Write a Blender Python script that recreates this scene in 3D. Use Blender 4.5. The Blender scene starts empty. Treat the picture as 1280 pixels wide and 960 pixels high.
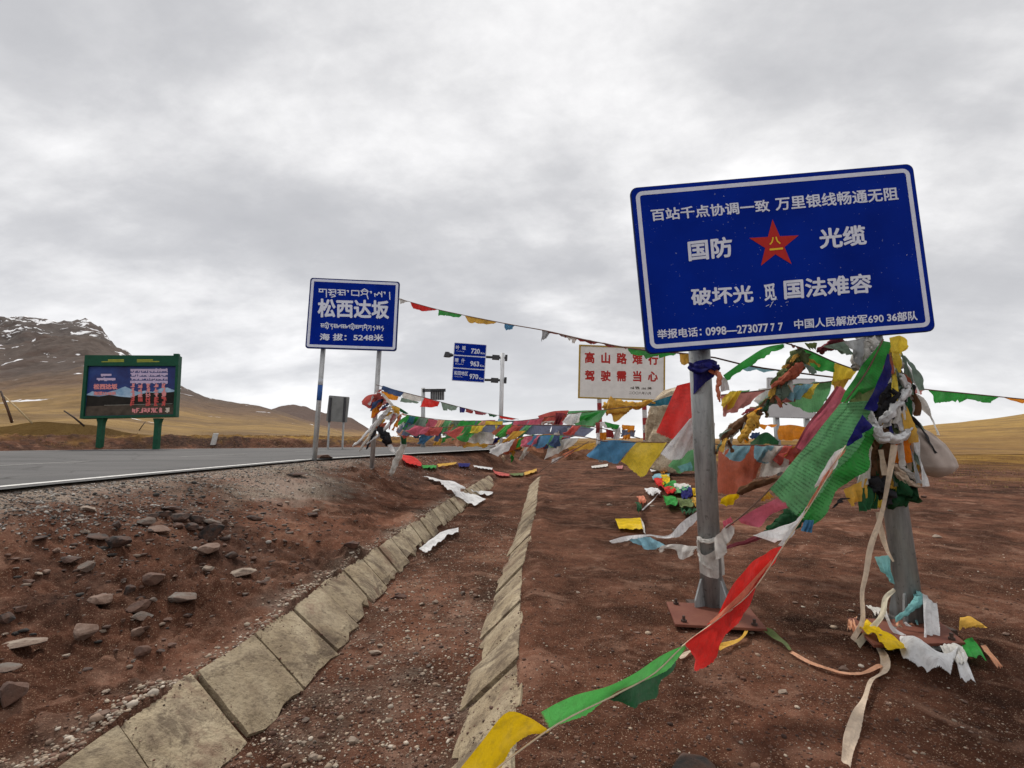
import bpy, bmesh, math, random
import numpy as np
from mathutils import Vector, Matrix
random.seed(7)
S = bpy.context.scene
COL = S.collection

# ------------------------------------------------------------------ camera
FPX, CX, CY = 620.0, 640.0, 480.0
PITCH = math.atan(68/620)
CAMH = 1.12
cam_d = bpy.data.cameras.new('camera'); cam = bpy.data.objects.new('camera', cam_d); COL.objects.link(cam)
cam_d.sensor_width = 36; cam_d.lens = FPX/1280*36; cam_d.clip_start = .05; cam_d.clip_end = 9000
cam.location = (0, 0, CAMH); cam.rotation_euler = (math.pi/2+PITCH, 0, 0)
S.camera = cam

# ------------------------------------------------------------------ world, sun, exposure
SUN_EL, SUN_AZ = math.radians(52), math.radians(-28)      # azimuth measured from +Y towards +X
W = bpy.data.worlds.new('World'); S.world = W; W.use_nodes = True
def node(nt, typ, **kw):
    n = nt.nodes.new(typ)
    for k, v in kw.items():
        if hasattr(n, k): setattr(n, k, v)
        else: n.inputs[k.replace('_', ' ')].default_value = v
    return n
def build_world():
    nt = W.node_tree; nt.nodes.clear(); L = nt.links.new
    out = node(nt, 'ShaderNodeOutputWorld')
    sky = node(nt, 'ShaderNodeTexSky', sky_type='NISHITA', sun_disc=False, sun_elevation=SUN_EL, sun_rotation=SUN_AZ, altitude=5000)
    bsky = node(nt, 'ShaderNodeBackground'); bsky.inputs[1].default_value = .1; L(sky.outputs[0], bsky.inputs[0])
    tc = node(nt, 'ShaderNodeTexCoord'); sp = node(nt, 'ShaderNodeSeparateXYZ'); L(tc.outputs['Generated'], sp.inputs[0])
    def m(op, a, b=None, c=None, clamp=False):
        n = node(nt, 'ShaderNodeMath', operation=op); n.use_clamp = clamp
        for i, v in enumerate((a, b, c)):
            if v is None: continue
            if isinstance(v, (int, float)): n.inputs[i].default_value = v
            else: L(v, n.inputs[i])
        return n.outputs[0]
    zz = m('MAXIMUM', m('ADD', sp.outputs[2], .38), .05)
    px, py = m('DIVIDE', sp.outputs[0], zz), m('DIVIDE', sp.outputs[1], zz)
    cb = node(nt, 'ShaderNodeCombineXYZ'); L(px, cb.inputs[0]); L(py, cb.inputs[1])
    def noise(scale, det, rough, dist, off, sx=1, sy=1, rot=.5):
        mp = node(nt, 'ShaderNodeMapping'); mp.inputs['Location'].default_value = off; mp.inputs['Scale'].default_value = (sx, sy, 1); mp.inputs['Rotation'].default_value = (0, 0, rot)
        L(cb.outputs[0], mp.inputs[0])
        n = node(nt, 'ShaderNodeTexNoise'); n.inputs['Scale'].default_value = scale; n.inputs['Detail'].default_value = det
        n.inputs['Roughness'].default_value = rough; n.inputs['Distortion'].default_value = dist
        L(mp.outputs[0], n.inputs[0]); return n.outputs[0]
    a = noise(1.15, 4, .5, .1, (3.1, 1.7, 0), 1, .85, .6)
    b = noise(2.5, 9, .54, .25, (8.2, 2.3, 0), .5, 1, .6)
    c = noise(7.5, 9, .62, .1, (1.2, 5.3, 0), .8, 1, .3)
    v = m('ADD', m('ADD', m('MULTIPLY', a, .46), m('MULTIPLY', b, .38)), m('MULTIPLY', c, .16))
    rp = node(nt, 'ShaderNodeValToRGB'); L(v, rp.inputs[0]); e = rp.color_ramp.elements
    e[0].position = .37; e[0].color = (.315, .316, .326, 1)
    e[1].position = .63; e[1].color = (.70, .692, .685, 1)
    for p, col in ((.43, (.345, .345, .354)), (.475, (.39, .389, .396)), (.52, (.47, .467, .470)), (.565, (.56, .555, .555))):
        q = e.new(p); q.color = (*col, 1)
    # the cloud deck thins and glows a little towards the horizon
    hz = m('SUBTRACT', 1, m('MULTIPLY', sp.outputs[2], 3.2), None, True)
    hz = m('MULTIPLY', m('POWER', hz, 2), .45)
    mx = node(nt, 'ShaderNodeMixRGB'); L(hz, mx.inputs[0]); L(rp.outputs[0], mx.inputs[1]); mx.inputs[2].default_value = (.62, .61, .605, 1)
    bc = node(nt, 'ShaderNodeBackground'); bc.inputs[1].default_value = 1.0; L(mx.outputs[0], bc.inputs[0])
    ms = node(nt, 'ShaderNodeMixShader'); ms.inputs[0].default_value = .96
    L(bsky.outputs[0], ms.inputs[1]); L(bc.outputs[0], ms.inputs[2]); L(ms.outputs[0], out.inputs[0])
build_world()
sd = bpy.data.lights.new('sun', 'SUN'); sun = bpy.data.objects.new('sun', sd); COL.objects.link(sun)
sd.energy = 1.5; sd.angle = math.radians(10); sd.color = (1, .95, .88)
_d = Vector((math.sin(SUN_AZ)*math.cos(SUN_EL), math.cos(SUN_AZ)*math.cos(SUN_EL), math.sin(SUN_EL)))
sun.rotation_euler = _d.to_track_quat('Z', 'Y').to_euler(); sun.location = (0, 0, 30)
vs = S.view_settings; vs.view_transform = 'Standard'; vs.look = 'None'; vs.exposure = .8; vs.gamma = 1; vs.use_curve_mapping = False

# ------------------------------------------------------------------ geometry of the view: a photo pixel as a ray from where the photographer stood
def ray(px, py):
    u, v = (px-CX)/FPX, (CY-py)/FPX
    return Vector((u, math.cos(PITCH)-v*math.sin(PITCH), math.sin(PITCH)+v*math.cos(PITCH)))
def at(px, py, Y):
    r = ray(px, py); s = Y/r.y
    return Vector((r.x*s, Y, CAMH+r.z*s))
def onz(px, py, z):
    r = ray(px, py); s = (z-CAMH)/r.z
    return Vector((r.x*s, r.y*s, z))
def proj(p):
    x, y, z = p[0], p[1], p[2]-CAMH
    d = y*math.cos(PITCH)+z*math.sin(PITCH)
    return CX+FPX*x/d, CY-FPX*(-y*math.sin(PITCH)+z*math.cos(PITCH))/d

# ------------------------------------------------------------------ noise
def _h(ix, iy, seed):
    n = (ix.astype(np.int64)*374761393+iy.astype(np.int64)*668265263+seed*1274126177) & 0x7fffffff
    n = ((n ^ (n >> 13))*1274126177) & 0x7fffffff
    return ((n ^ (n >> 16)) & 0xffff)/65535.0
def vn(x, y, seed=0):
    x = np.asarray(x, float); y = np.asarray(y, float)
    ix, iy = np.floor(x), np.floor(y); fx, fy = x-ix, y-iy
    fx = fx*fx*fx*(fx*(fx*6-15)+10); fy = fy*fy*fy*(fy*(fy*6-15)+10)
    a, b = _h(ix, iy, seed), _h(ix+1, iy, seed); c, d = _h(ix, iy+1, seed), _h(ix+1, iy+1, seed)
    return (a+(b-a)*fx)*(1-fy)+(c+(d-c)*fx)*fy
def fbm(x, y, oct=4, seed=0, rough=.5):
    s, a, t = 0, 1, 0
    for o in range(oct):
        s = s+a*(vn(x*2**o+o*17.3, y*2**o+o*9.1, seed+o)-.5); t += a; a *= rough
    return s/t*2
def sstep(a, b, x):
    t = np.clip((x-a)/(b-a), 0, 1); return t*t*(3-2*t)

# ------------------------------------------------------------------ the lie of the land
ROADZ = CAMH-.45
def _pl(pts, z): return np.array([tuple(onz(x, y, z))[:2] for x, y in pts])
near_edge = np.vstack([[[-5.2, -30], [-4.9, 0]], _pl([(0, 612), (200, 592.5), (390, 575), (480, 569.5), (560, 565), (620, 561.8), (655, 559.2)], ROADZ), [[5.2, 60], [12, 130]]])
far_edge = np.vstack([[[-21, -30], [-20, 0]], _pl([(0, 564), (130, 562), (260, 560.8), (430, 559.4), (560, 558.2), (640, 556)], ROADZ), [[4.0, 70], [10.5, 133]]])
kL = _pl([(65, 960), (142, 910), (246, 841), (319, 795), (402, 733), (477, 681), (560, 625), (600, 601), (628, 586)], 0)
kR = _pl([(635, 943), (648, 865), (652, 737), (654, 706), (669, 643), (672, 610), (675, 593)], 0)
iL = _pl([(265, 960), (330, 903), (415, 822), (466, 752), (510, 702), (548, 663), (590, 627), (622, 604), (640, 592)], -.21)
iR = _pl([(556, 960), (577, 889), (605, 790), (623, 727), (640, 681), (652, 645), (664, 600)], -.22)
def ip(y, pl): return np.interp(y, pl[:, 1], pl[:, 0])
def xroad(y): return ip(y, near_edge)
def xfar(y): return ip(y, far_edge)
DEND = 15.0
mounds = [(onz(498, 752, -.22), .13, .10, .07), (onz(441, 690, .05), .16, .13, .10), (onz(456, 607, .2), .45, .3, .14), (onz(215, 728, .15), .34, .2, .14),
          (onz(600, 573, .3), 1.4, 1.0, .30), (onz(650, 575, .1), 1.5, .9, .36), (onz(560, 578, .3), 1.2, .8, .12), (onz(395, 580, .5), .5, .35, .08),
          (onz(150, 690, .2), .3, .2, .07), (onz(75, 770, .1), .3, .2, .05), (onz(262, 675, .3), .5, .2, .08), (onz(700, 572, 0), 1.2, .7, .15)]
def gh(x, y, fine=True):
    x = np.asarray(x, float); y = np.asarray(y, float)
    kl = ip(y, kL); xr = xroad(y); xf = xfar(y)
    edge = np.maximum(kl, xr+1.3)
    s = (x-edge)/(xr-.55-edge)
    z = ROADZ*sstep(.02, .97, s)
    z = np.where(y > 26, ROADZ-(ROADZ)*sstep(0, 9, x-xr), z)
    beyond = xf-x
    z = np.where(beyond > 0, ROADZ+sstep(.3, 3.2, beyond)*.45*sstep(-2, -14, x)+.08*sstep(.1, 1, beyond), z)
    amp = sstep(.0, .5, x-xr)+sstep(.3, 1.6, beyond)*1.6          # no bumps under the asphalt
    amp = amp*np.where(x > kl, .42, 1.0)
    far = sstep(35, 90, np.hypot(x, y))
    if fine:
        n = fbm(x*1.1, y*1.1, 3, 3)*.055+fbm(x*4.7, y*4.7, 3, 9)*.030+fbm(x*19, y*19, 2, 21, .6)*.011
        n = n+np.maximum(fbm(x*2.6+5, y*2.6, 3, 41)-.12, 0)*.10*np.where(x < kl, 1, .3)
    else:
        n = fbm(x*1.1, y*1.1, 3, 3)*.045
    rub = sstep(-.1, .35, fbm(x*.9+2, y*.9, 3, 55)+.35*np.exp(-(((x+2.6)/1.1)**2+((y-4.3)/1.4)**2)))*(x < kl-.15)*(x > xr+.5)*(1-sstep(9, 12, y))
    if fine: n = n+rub*(np.abs(fbm(x*7, y*7, 3, 57, .6))*.075+np.abs(fbm(x*22, y*22, 2, 58))*.022-.02)
    for y0 in (6.4, 7.9, 10.5, 12.3):
        n = n-.022*np.exp(-((y-y0-.10*x-.25*fbm(x*.4, y*0+y0, 2, 12))/.15)**2)*sstep(1.5, 2.5, x)
    for c, rx, ry, hh in mounds:
        q = ((x-c.x)/rx)**2+((y-c.y)/ry)**2
        n = n+np.exp(-q*1.3)*hh*(1+.5*fbm(x*7/max(rx, .3), y*7/max(ry, .3), 3, 77))
    # the ditch
    il, ir, kr = ip(y, iL), ip(y, iR), ip(y, kR)
    fade = 1-sstep(DEND-1.2, DEND+1.5, y)
    fade = fade*sstep(-3, -1, y)
    d = np.minimum(np.clip((x-kl)/(il-kl), 0, 1), np.clip((kr-x)/(kr-ir), 0, 1))
    inside = (x > kl) & (x < kr)
    under = (inside & (d < 1)).astype(float)
    dz = np.where(inside, -(.05*sstep(0, .12, d)+.185*d), 0)
    z = z+dz*fade
    n = n*np.where(inside & (d < .8), .25, np.where(inside, .75, 1))
    # soil scraped a little higher on the outer sides of the lining
    z = z+.03*np.exp(-((x-kr-.12)/.12)**2)*fade*(1+fbm(x*3, y*3, 2, 5))
    # right-hand plain rolls up very gently
    plain = sstep(14, 60, y)*sstep(2, 20, x)*.25*fbm(x*.06+3, y*.06, 2, 8)
    return z+n*np.clip(amp, 0, 1.6)*(1+far*1.5)+plain
def ground(px, py, lift=0):
    r = ray(px, py)
    s = np.exp(np.linspace(math.log(1.0), math.log(120), 2500))
    X, Y, Z = r.x*s, r.y*s, CAMH+r.z*s
    below = Z < gh(X, Y)
    i = int(np.argmax(below)) if below.any() else len(s)-1
    return Vector((X[i], Y[i], Z[i]+lift))
def gz(x, y): return float(gh(np.array([x]), np.array([y]))[0])

# ------------------------------------------------------------------ object helpers
OFF = {}
def tag(o, label=None, cat=None, group=None, kind=None):
    if label: o['label'] = label
    if cat: o['category'] = cat
    if group: o['group'] = group
    if kind: o['kind'] = kind
    return o
def thing(name, loc, label, cat, group=None):
    o = bpy.data.objects.new(name, None); COL.objects.link(o); o.location = loc; o.empty_display_size = .2
    OFF[o.name] = Vector(loc)
    return tag(o, label, cat, group)
def mk(name, verts, faces, mat, parent=None, smooth=False, uvs=None):
    off = OFF[parent.name] if parent else None
    vs_ = np.array([tuple(v) for v in verts], float) if not isinstance(verts, np.ndarray) else verts.astype(float)
    if parent is None:
        c = vs_.mean(0); c[2] = vs_[:, 2].min(); off = Vector(c)
    vs_ = vs_-np.array(off)
    me = bpy.data.meshes.new(name); me.from_pydata(vs_.tolist(), [], [list(map(int, f)) for f in faces]); me.update()
    if mat: me.materials.append(mat)
    if smooth: me.polygons.foreach_set('use_smooth', [True]*len(me.polygons))
    if uvs is not None:
        l = me.uv_layers.new(name='UVMap'); idx = np.empty(len(me.loops), int); me.loops.foreach_get('vertex_index', idx)
        l.data.foreach_set('uv', np.asarray(uvs, float)[idx].ravel())
    o = bpy.data.objects.new(name, me); COL.objects.link(o)
    if parent:
        o.parent = parent; OFF[o.name] = off
    else:
        o.location = off; OFF[o.name] = off
    return o
class MB:
    def __init__(s): s.v = []; s.f = []
    def add(s, v, f):
        n = len(s.v); s.v += [tuple(p) for p in v]; s.f += [[i+n for i in q] for q in f]
    def box(s, c, hx, hy, hz, U=None, V=None, N=None):
        c = Vector(c); U = U or Vector((1, 0, 0)); V = V or Vector((0, 1, 0)); N = N or Vector((0, 0, 1))
        P = [c+U*(a*hx)+V*(b*hy)+N*(d*hz) for d in (-1, 1) for b in (-1, 1) for a in (-1, 1)]
        s.add(P, [(0, 2, 3, 1), (4, 5, 7, 6), (0, 1, 5, 4), (2, 6, 7, 3), (0, 4, 6, 2), (1, 3, 7, 5)])
    def cyl(s, a, b, ra, rb=None, n=20, cap=True):
        a, b = Vector(a), Vector(b); rb = ra if rb is None else rb
        d = (b-a).normalized(); u = d.orthogonal().normalized(); w = d.cross(u)
        P = [a+(u*math.cos(t)+w*math.sin(t))*ra for t in [2*math.pi*i/n for i in range(n)]]
        P += [b+(u*math.cos(t)+w*math.sin(t))*rb for t in [2*math.pi*i/n for i in range(n)]]
        F = [(i, (i+1) % n, n+(i+1) % n, n+i) for i in range(n)]
        if cap: F += [tuple(range(n))[::-1], tuple(range(n, 2*n))]
        s.add(P, F)
    def tube(s, pts, rad, n=8, lumps=0, seed=0, twist=0, flat=1):
        pts = [Vector(p) for p in pts]; m_ = len(pts)
        base = len(s.v); u = None
        for i, p in enumerate(pts):
            d = (pts[min(i+1, m_-1)]-pts[max(i-1, 0)]).normalized()
            if u is None: u = d.orthogonal().normalized()
            u = (u-d*u.dot(d)).normalized(); w = d.cross(u)
            r = rad[i] if isinstance(rad, (list, tuple)) else rad
            for k in range(n):
                t = 2*math.pi*k/n
                rr = r*(1+lumps*(math.sin(3*t+i*twist+seed)+.7*math.sin(5*t-i*twist*1.7+seed*2)))
                if lumps > .12:
                    q = abs(math.sin(2.5*t+i*twist*.8+seed*1.7)); rr *= .72+.5*q**.6+.16*math.sin(i*1.1+4*t+seed)
                s.v.append(tuple(p+(u*math.cos(t)+w*math.sin(t)*flat)*rr))
        for i in range(m_-1):
            for k in range(n):
                s.f.append([base+i*n+k, base+i*n+(k+1) % n, base+(i+1)*n+(k+1) % n, base+(i+1)*n+k])
        s.f.append([base+k for k in range(n)][::-1]); s.f.append([base+(m_-1)*n+k for k in range(n)])
    def build(s, name, mat, parent=None, smooth=False): return mk(name, s.v, s.f, mat, parent, smooth)
def resample(pts, n, smooth=True):
    P = np.array([tuple(p) for p in pts], float)
    if len(P) == 1: return np.repeat(P, n, 0)
    d = np.r_[0, np.cumsum(np.linalg.norm(np.diff(P, axis=0), axis=1))]; d = d/max(d[-1], 1e-9)
    t = np.linspace(0, 1, n)
    if smooth and len(P) > 2:
        out = np.empty((n, P.shape[1]))
        m_ = np.gradient(P, d+np.arange(len(d))*1e-9, axis=0)
        for i, tt in enumerate(t):
            k = min(max(np.searchsorted(d, tt)-1, 0), len(P)-2); h = max(d[k+1]-d[k], 1e-9); s_ = (tt-d[k])/h
            out[i] = ((2*s_**3-3*s_**2+1)*P[k]+(s_**3-2*s_**2+s_)*h*m_[k]+(-2*s_**3+3*s_**2)*P[k+1]+(s_**3-s_**2)*h*m_[k+1])
        return out
    return np.stack([np.interp(t, d, P[:, j]) for j in range(P.shape[1])], 1)

# ------------------------------------------------------------------ materials
MATS = {}
def newmat(name):
    m = bpy.data.materials.new(name); m.use_nodes = True; nt = m.node_tree; nt.nodes.clear()
    out = node(nt, 'ShaderNodeOutputMaterial'); b = node(nt, 'ShaderNodeBsdfPrincipled'); nt.links.new(b.outputs[0], out.inputs[0])
    return m, nt, b, out
def tnoise(nt, scale, det=4, rough=.55, coord=None, sc=(1, 1, 1), dist=0):
    if coord is None:
        tc = node(nt, 'ShaderNodeTexCoord'); coord = tc.outputs['Object']
    mp = node(nt, 'ShaderNodeMapping'); mp.inputs['Scale'].default_value = sc; nt.links.new(coord, mp.inputs[0])
    n = node(nt, 'ShaderNodeTexNoise'); n.inputs['Scale'].default_value = scale; n.inputs['Detail'].default_value = det
    n.inputs['Roughness'].default_value = rough; n.inputs['Distortion'].default_value = dist; nt.links.new(mp.outputs[0], n.inputs[0])
    return n.outputs[0]
def ramp(nt, fac, stops, interp='LINEAR'):
    r = node(nt, 'ShaderNodeValToRGB'); nt.links.new(fac, r.inputs[0]); r.color_ramp.interpolation = interp
    e = r.color_ramp.elements
    e[0].position = stops[0][0]; e[0].color = (*stops[0][1], 1); e[1].position = stops[-1][0]; e[1].color = (*stops[-1][1], 1)
    for p, c in stops[1:-1]:
        q = e.new(p); q.color = (*c, 1)
    return r.outputs[0]
def mixc(nt, fac, a, b, mode='MIX'):
    m = node(nt, 'ShaderNodeMixRGB', blend_type=mode)
    for i, v in enumerate((fac, a, b)):
        if isinstance(v, (int, float)): m.inputs[i].default_value = v
        elif isinstance(v, tuple): m.inputs[i].default_value = (*v, 1)
        else: nt.links.new(v, m.inputs[i])
    return m.outputs[0]
def math_(nt, op, a, b=None, clamp=False):
    n = node(nt, 'ShaderNodeMath', operation=op); n.use_clamp = clamp
    for i, v in enumerate((a, b)):
        if v is None: continue
        if isinstance(v, (int, float)): n.inputs[i].default_value = v
        else: nt.links.new(v, n.inputs[i])
    return n.outputs[0]
def bump(nt, b, h, strength=.4, dist=.01):
    bp = node(nt, 'ShaderNodeBump'); bp.inputs['Strength'].default_value = strength; bp.inputs['Distance'].default_value = dist
    nt.links.new(h, bp.inputs['Height']); nt.links.new(bp.outputs[0], b.inputs['Normal'])
def plain(name, col, rough=.7, metal=0, var=.25, scale=8, dark=None, bumpd=.002, sc=(1, 1, 1)):
    """a surface of one colour with wear and grain"""
    if name in MATS: return MATS[name]
    m, nt, b, out = newmat(name)
    dark = dark or tuple(c*(1-var) for c in col)
    n1 = tnoise(nt, scale, 5, .6, sc=sc)
    c = ramp(nt, n1, [(.32, dark), (.6, col)])
    nt.links.new(c, b.inputs['Base Color']); b.inputs['Roughness'].default_value = rough; b.inputs['Metallic'].default_value = metal; b.inputs['Specular IOR Level'].default_value = .5 if metal else .2
    if bumpd: bump(nt, b, tnoise(nt, scale*6, 3, .6), .5, bumpd)
    MATS[name] = m; return m
CLOTHC = dict(red=(.62, .028, .022), darkred=(.26, .03, .03), fadedred=(.50, .10, .085), rust=(.40, .105, .06), pink=(.47, .20, .19), maroon=(.24, .05, .065),
    rose=(.55, .12, .17), green=(.035, .29, .05), darkgreen=(.018, .09, .035), paleg=(.12, .36, .15), lime=(.10, .47, .10), olive=(.13, .17, .06), greygreen=(.18, .25, .20),
    yellow=(.80, .52, .05), gold=(.62, .36, .06), vivid_yellow=(.88, .47, .006), orange=(.85, .26, .02), vivid_orange=(.90, .19, .01), peach=(.68, .36, .22), coral=(.80, .26, .16),
    blue=(.08, .24, .42), skyblue=(.22, .42, .50), greyblue=(.17, .20, .30), navy=(.012, .012, .13), slate=(.05, .09, .20), teal=(.02, .12, .17), white=(.74, .73, .75), offwhite=(.62, .60, .56),
    grey=(.33, .34, .35), dark=(.03, .03, .035), beige=(.62, .50, .38), brown=(.16, .08, .04), turq=(.20, .45, .45), ivory=(.60, .55, .42))
def cloth(colname, prt=False, trans=.28):
    key = 'cloth_'+colname+('_printed' if prt is True else '_faint_print' if prt else '')
    if key in MATS: return MATS[key]
    col = tuple(min(.86, c*1.22+.004) for c in CLOTHC[colname])
    m, nt, b, out = newmat(key)
    n1 = tnoise(nt, 5.5, 6, .6); n2 = tnoise(nt, 38, 4, .6)
    light = tuple(min(1, c*1.12+.02) for c in col); dk = tuple(c*.62 for c in col)
    c = ramp(nt, n1, [(.3, dk), (.52, col), (.75, light)])
    c = mixc(nt, math_(nt, 'MULTIPLY', ramp(nt, n2, [(.5, (0, 0, 0)), (.72, (1, 1, 1))]), .25), c, (.10, .075, .06))
    n3_ = tnoise(nt, 2.6, 5, .65, dist=.4); fade = tuple(min(1, x*.75+.16) for x in col)
    c = mixc(nt, math_(nt, 'MULTIPLY', ramp(nt, n3_, [(.48, (0, 0, 0)), (.68, (1, 1, 1))]), .38), c, fade)
    n4_ = tnoise(nt, 4.2, 7, .7, sc=(1, 1, 2.5)); c = mixc(nt, math_(nt, 'MULTIPLY', ramp(nt, n4_, [(.56, (0, 0, 0)), (.66, (1, 1, 1))]), .35), c, tuple(x*.4+.02 for x in col))
    if prt:
        uv = node(nt, 'ShaderNodeUVMap'); sx = node(nt, 'ShaderNodeSeparateXYZ'); nt.links.new(uv.outputs[0], sx.inputs[0])
        rows = math_(nt, 'MULTIPLY', sx.outputs[0], 34); fr = math_(nt, 'FRACT', rows)
        line = ramp(nt, fr, [(.30, (0, 0, 0)), (.38, (1, 1, 1)), (.72, (1, 1, 1)), (.8, (0, 0, 0))])
        brk = tnoise(nt, 1, 3, .7, coord=uv.outputs[0], sc=(34, 60, 1))
        brk = ramp(nt, brk, [(.44, (0, 0, 0)), (.52, (1, 1, 1))])
        mx_ = node(nt, 'ShaderNodeTexNoise'); nt.links.new(uv.outputs[0], mx_.inputs[0]); mx_.inputs['Scale'].default_value = 3
        pat = ramp(nt, mx_.outputs[0], [(.36, (0, 0, 0)), (.5, (1, 1, 1))])
        k = math_(nt, 'MULTIPLY', math_(nt, 'MULTIPLY', line, brk), math_(nt, 'MULTIPLY', pat, .55 if prt is True else .2))
        c = mixc(nt, k, c, tuple(x*.16 for x in col))
    nt.links.new(c, b.inputs['Base Color']); b.inputs['Roughness'].default_value = .9; b.inputs['Specular IOR Level'].default_value = .12
    wr = tnoise(nt, 9, 5, .6, sc=(1, 1, .35), dist=1.0); weave = math_(nt, 'ADD', math_(nt, 'MULTIPLY', tnoise(nt, 150, 2, .6), .08), wr); bump(nt, b, weave, .8, .03)
    tr = node(nt, 'ShaderNodeBsdfTranslucent'); nt.links.new(c, tr.inputs[0])
    ms = node(nt, 'ShaderNodeMixShader'); ms.inputs[0].default_value = trans
    nt.links.new(b.outputs[0], ms.inputs[1]); nt.links.new(tr.outputs[0], ms.inputs[2])
    uvn = node(nt, 'ShaderNodeUVMap'); sv = node(nt, 'ShaderNodeSeparateXYZ'); nt.links.new(uvn.outputs[0], sv.inputs[0])      # threads worn away along the free edges
    nz1 = tnoise(nt, 1, 3, .7, coord=uvn.outputs[0], sc=(55, 3, 1)); nz2 = tnoise(nt, 1, 3, .7, coord=uvn.outputs[0], sc=(3, 40, 1))
    e1 = math_(nt, 'GREATER_THAN', math_(nt, 'ADD', sv.outputs[1], math_(nt, 'MULTIPLY', nz1, .16)), 1.065)
    e2 = math_(nt, 'GREATER_THAN', math_(nt, 'ADD', sv.outputs[0], math_(nt, 'MULTIPLY', nz2, .08)), 1.03)
    tp = node(nt, 'ShaderNodeBsdfTransparent'); m2 = node(nt, 'ShaderNodeMixShader'); nt.links.new(math_(nt, 'MAXIMUM', e1, e2), m2.inputs[0])
    nt.links.new(ms.outputs[0], m2.inputs[1]); nt.links.new(tp.outputs[0], m2.inputs[2]); nt.links.new(m2.outputs[0], out.inputs[0])
    MATS[key] = m; return m
def galv(name, col=(.36, .38, .39), rust=.25):
    m, nt, b, out = newmat(name)
    a = tnoise(nt, 3, 6, .65, sc=(6, 6, .8)); c_ = tnoise(nt, 26, 4, .6); st = tnoise(nt, 2.2, 5, .7, sc=(9, 9, .35))
    c = ramp(nt, a, [(.3, tuple(x*.55 for x in col)), (.5, col), (.72, tuple(min(1, x*1.35) for x in col))])
    c = mixc(nt, math_(nt, 'MULTIPLY', ramp(nt, st, [(.5, (0, 0, 0)), (.68, (1, 1, 1))]), rust), c, (.10, .075, .06))
    c = mixc(nt, math_(nt, 'MULTIPLY', ramp(nt, c_, [(.6, (0, 0, 0)), (.68, (1, 1, 1))]), .5), c, (.07, .065, .06))
    nt.links.new(c, b.inputs['Base Color']); b.inputs['Metallic'].default_value = .35
    nt.links.new(ramp(nt, c_, [(.3, (.42, .42, .42)), (.7, (.68, .68, .68))]), b.inputs['Roughness'])
    bump(nt, b, c_, .3, .002); MATS[name] = m; return m
# ------------------------------------------------------------------ ground
def ground_material():
    m, nt, b, out = newmat('earth')
    tc = node(nt, 'ShaderNodeTexCoord'); co = tc.outputs['Object']
    at_ = node(nt, 'ShaderNodeAttribute'); at_.attribute_name = 'soil'; sp = node(nt, 'ShaderNodeSeparateColor'); nt.links.new(at_.outputs['Color'], sp.inputs[0])
    grav, grass, bare = sp.outputs[0], sp.outputs[1], sp.outputs[2]
    n1 = tnoise(nt, 1.15, 6, .6, co, dist=.4); n2 = tnoise(nt, 9, 6, .65, co); n3 = tnoise(nt, 60, 4, .6, co); n4 = tnoise(nt, 3.2, 5, .6, co, dist=.8)
    c = ramp(nt, n1, [(.30, (.036, .0165, .0105)), (.44, (.098, .0430, .0265)), (.58, (.178, .079, .050)), (.76, (.30, .172, .112))])
    c = mixc(nt, .75, c, ramp(nt, n2, [(.3, (.22, .20, .19)), (.5, (.62, .60, .58)), (.72, (1.0, .97, .95))]), 'MULTIPLY')
    c = mixc(nt, math_(nt, 'MULTIPLY', ramp(nt, n4, [(.54, (0, 0, 0)), (.70, (1, 1, 1))]), .75), c, (.25, .140, .098))
    n5 = tnoise(nt, .45, 5, .6, co, dist=.7); c = mixc(nt, .8, c, ramp(nt, n5, [(.35, (.55, .53, .52)), (.52, (.95, .95, .95)), (.68, (1.45, 1.42, 1.4))]), 'MULTIPLY')
    # grit: little pale and dark grains
    for sc_, lo, amt, col in ((120, .17, .65, (.38, .27, .19)), (55, .12, .7, (.38, .28, .20)), (170, .22, .7, (.34, .23, .155)), (75, .11, .8, (.035, .025, .02))):
        v = node(nt, 'ShaderNodeTexVoronoi'); v.inputs['Scale'].default_value = sc_; nt.links.new(co, v.inputs[0])
        dot = ramp(nt, v.outputs['Distance'], [(lo, (1, 1, 1)), (lo+.1, (0, 0, 0))])
        sel = node(nt, 'ShaderNodeSeparateColor'); nt.links.new(v.outputs['Color'], sel.inputs[0])
        k = math_(nt, 'MULTIPLY', dot, math_(nt, 'GREATER_THAN', math_(nt, 'ADD', sel.outputs[0], math_(nt, 'MULTIPLY', n2, .45)), .94))
        c = mixc(nt, math_(nt, 'MULTIPLY', k, amt), c, col)
    # pale gravel shoulder
    g3 = ramp(nt, n3, [(.3, (.08, .065, .05)), (.5, (.22, .175, .135)), (.68, (.46, .40, .33))])
    g4 = mixc(nt, ramp(nt, n1, [(.4, (0, 0, 0)), (.6, (1, 1, 1))]), g3, (.27, .20, .16))
    c = mixc(nt, grav, c, g4)
    # dry grass far off
    ga = tnoise(nt, .35, 7, .65, co, (1, .45, 1), 1.0); gb = tnoise(nt, 7, 5, .7, co)
    gc = ramp(nt, ga, [(.32, (.070, .030, .016)), (.45, (.15, .078, .025)), (.56, (.29, .165, .040)), (.72, (.42, .27, .080))])
    gc = mixc(nt, .8, gc, ramp(nt, gb, [(.3, (.45, .43, .42)), (.65, (1, 1, 1))]), 'MULTIPLY')
    c = mixc(nt, grass, c, gc)
    c = mixc(nt, bare, c, mixc(nt, ramp(nt, n2, [(.4, (0, 0, 0)), (.62, (1, 1, 1))]), (.028, .017, .014), (.10, .055, .040)))
    nt.links.new(c, b.inputs['Base Color']); b.inputs['Roughness'].default_value = .95; b.inputs['Specular IOR Level'].default_value = .04
    h = math_(nt, 'ADD', math_(nt, 'MULTIPLY', n3, .55), n2)
    bump(nt, b, h, 1.0, .022)
    return m
EARTH = ground_material()
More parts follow.
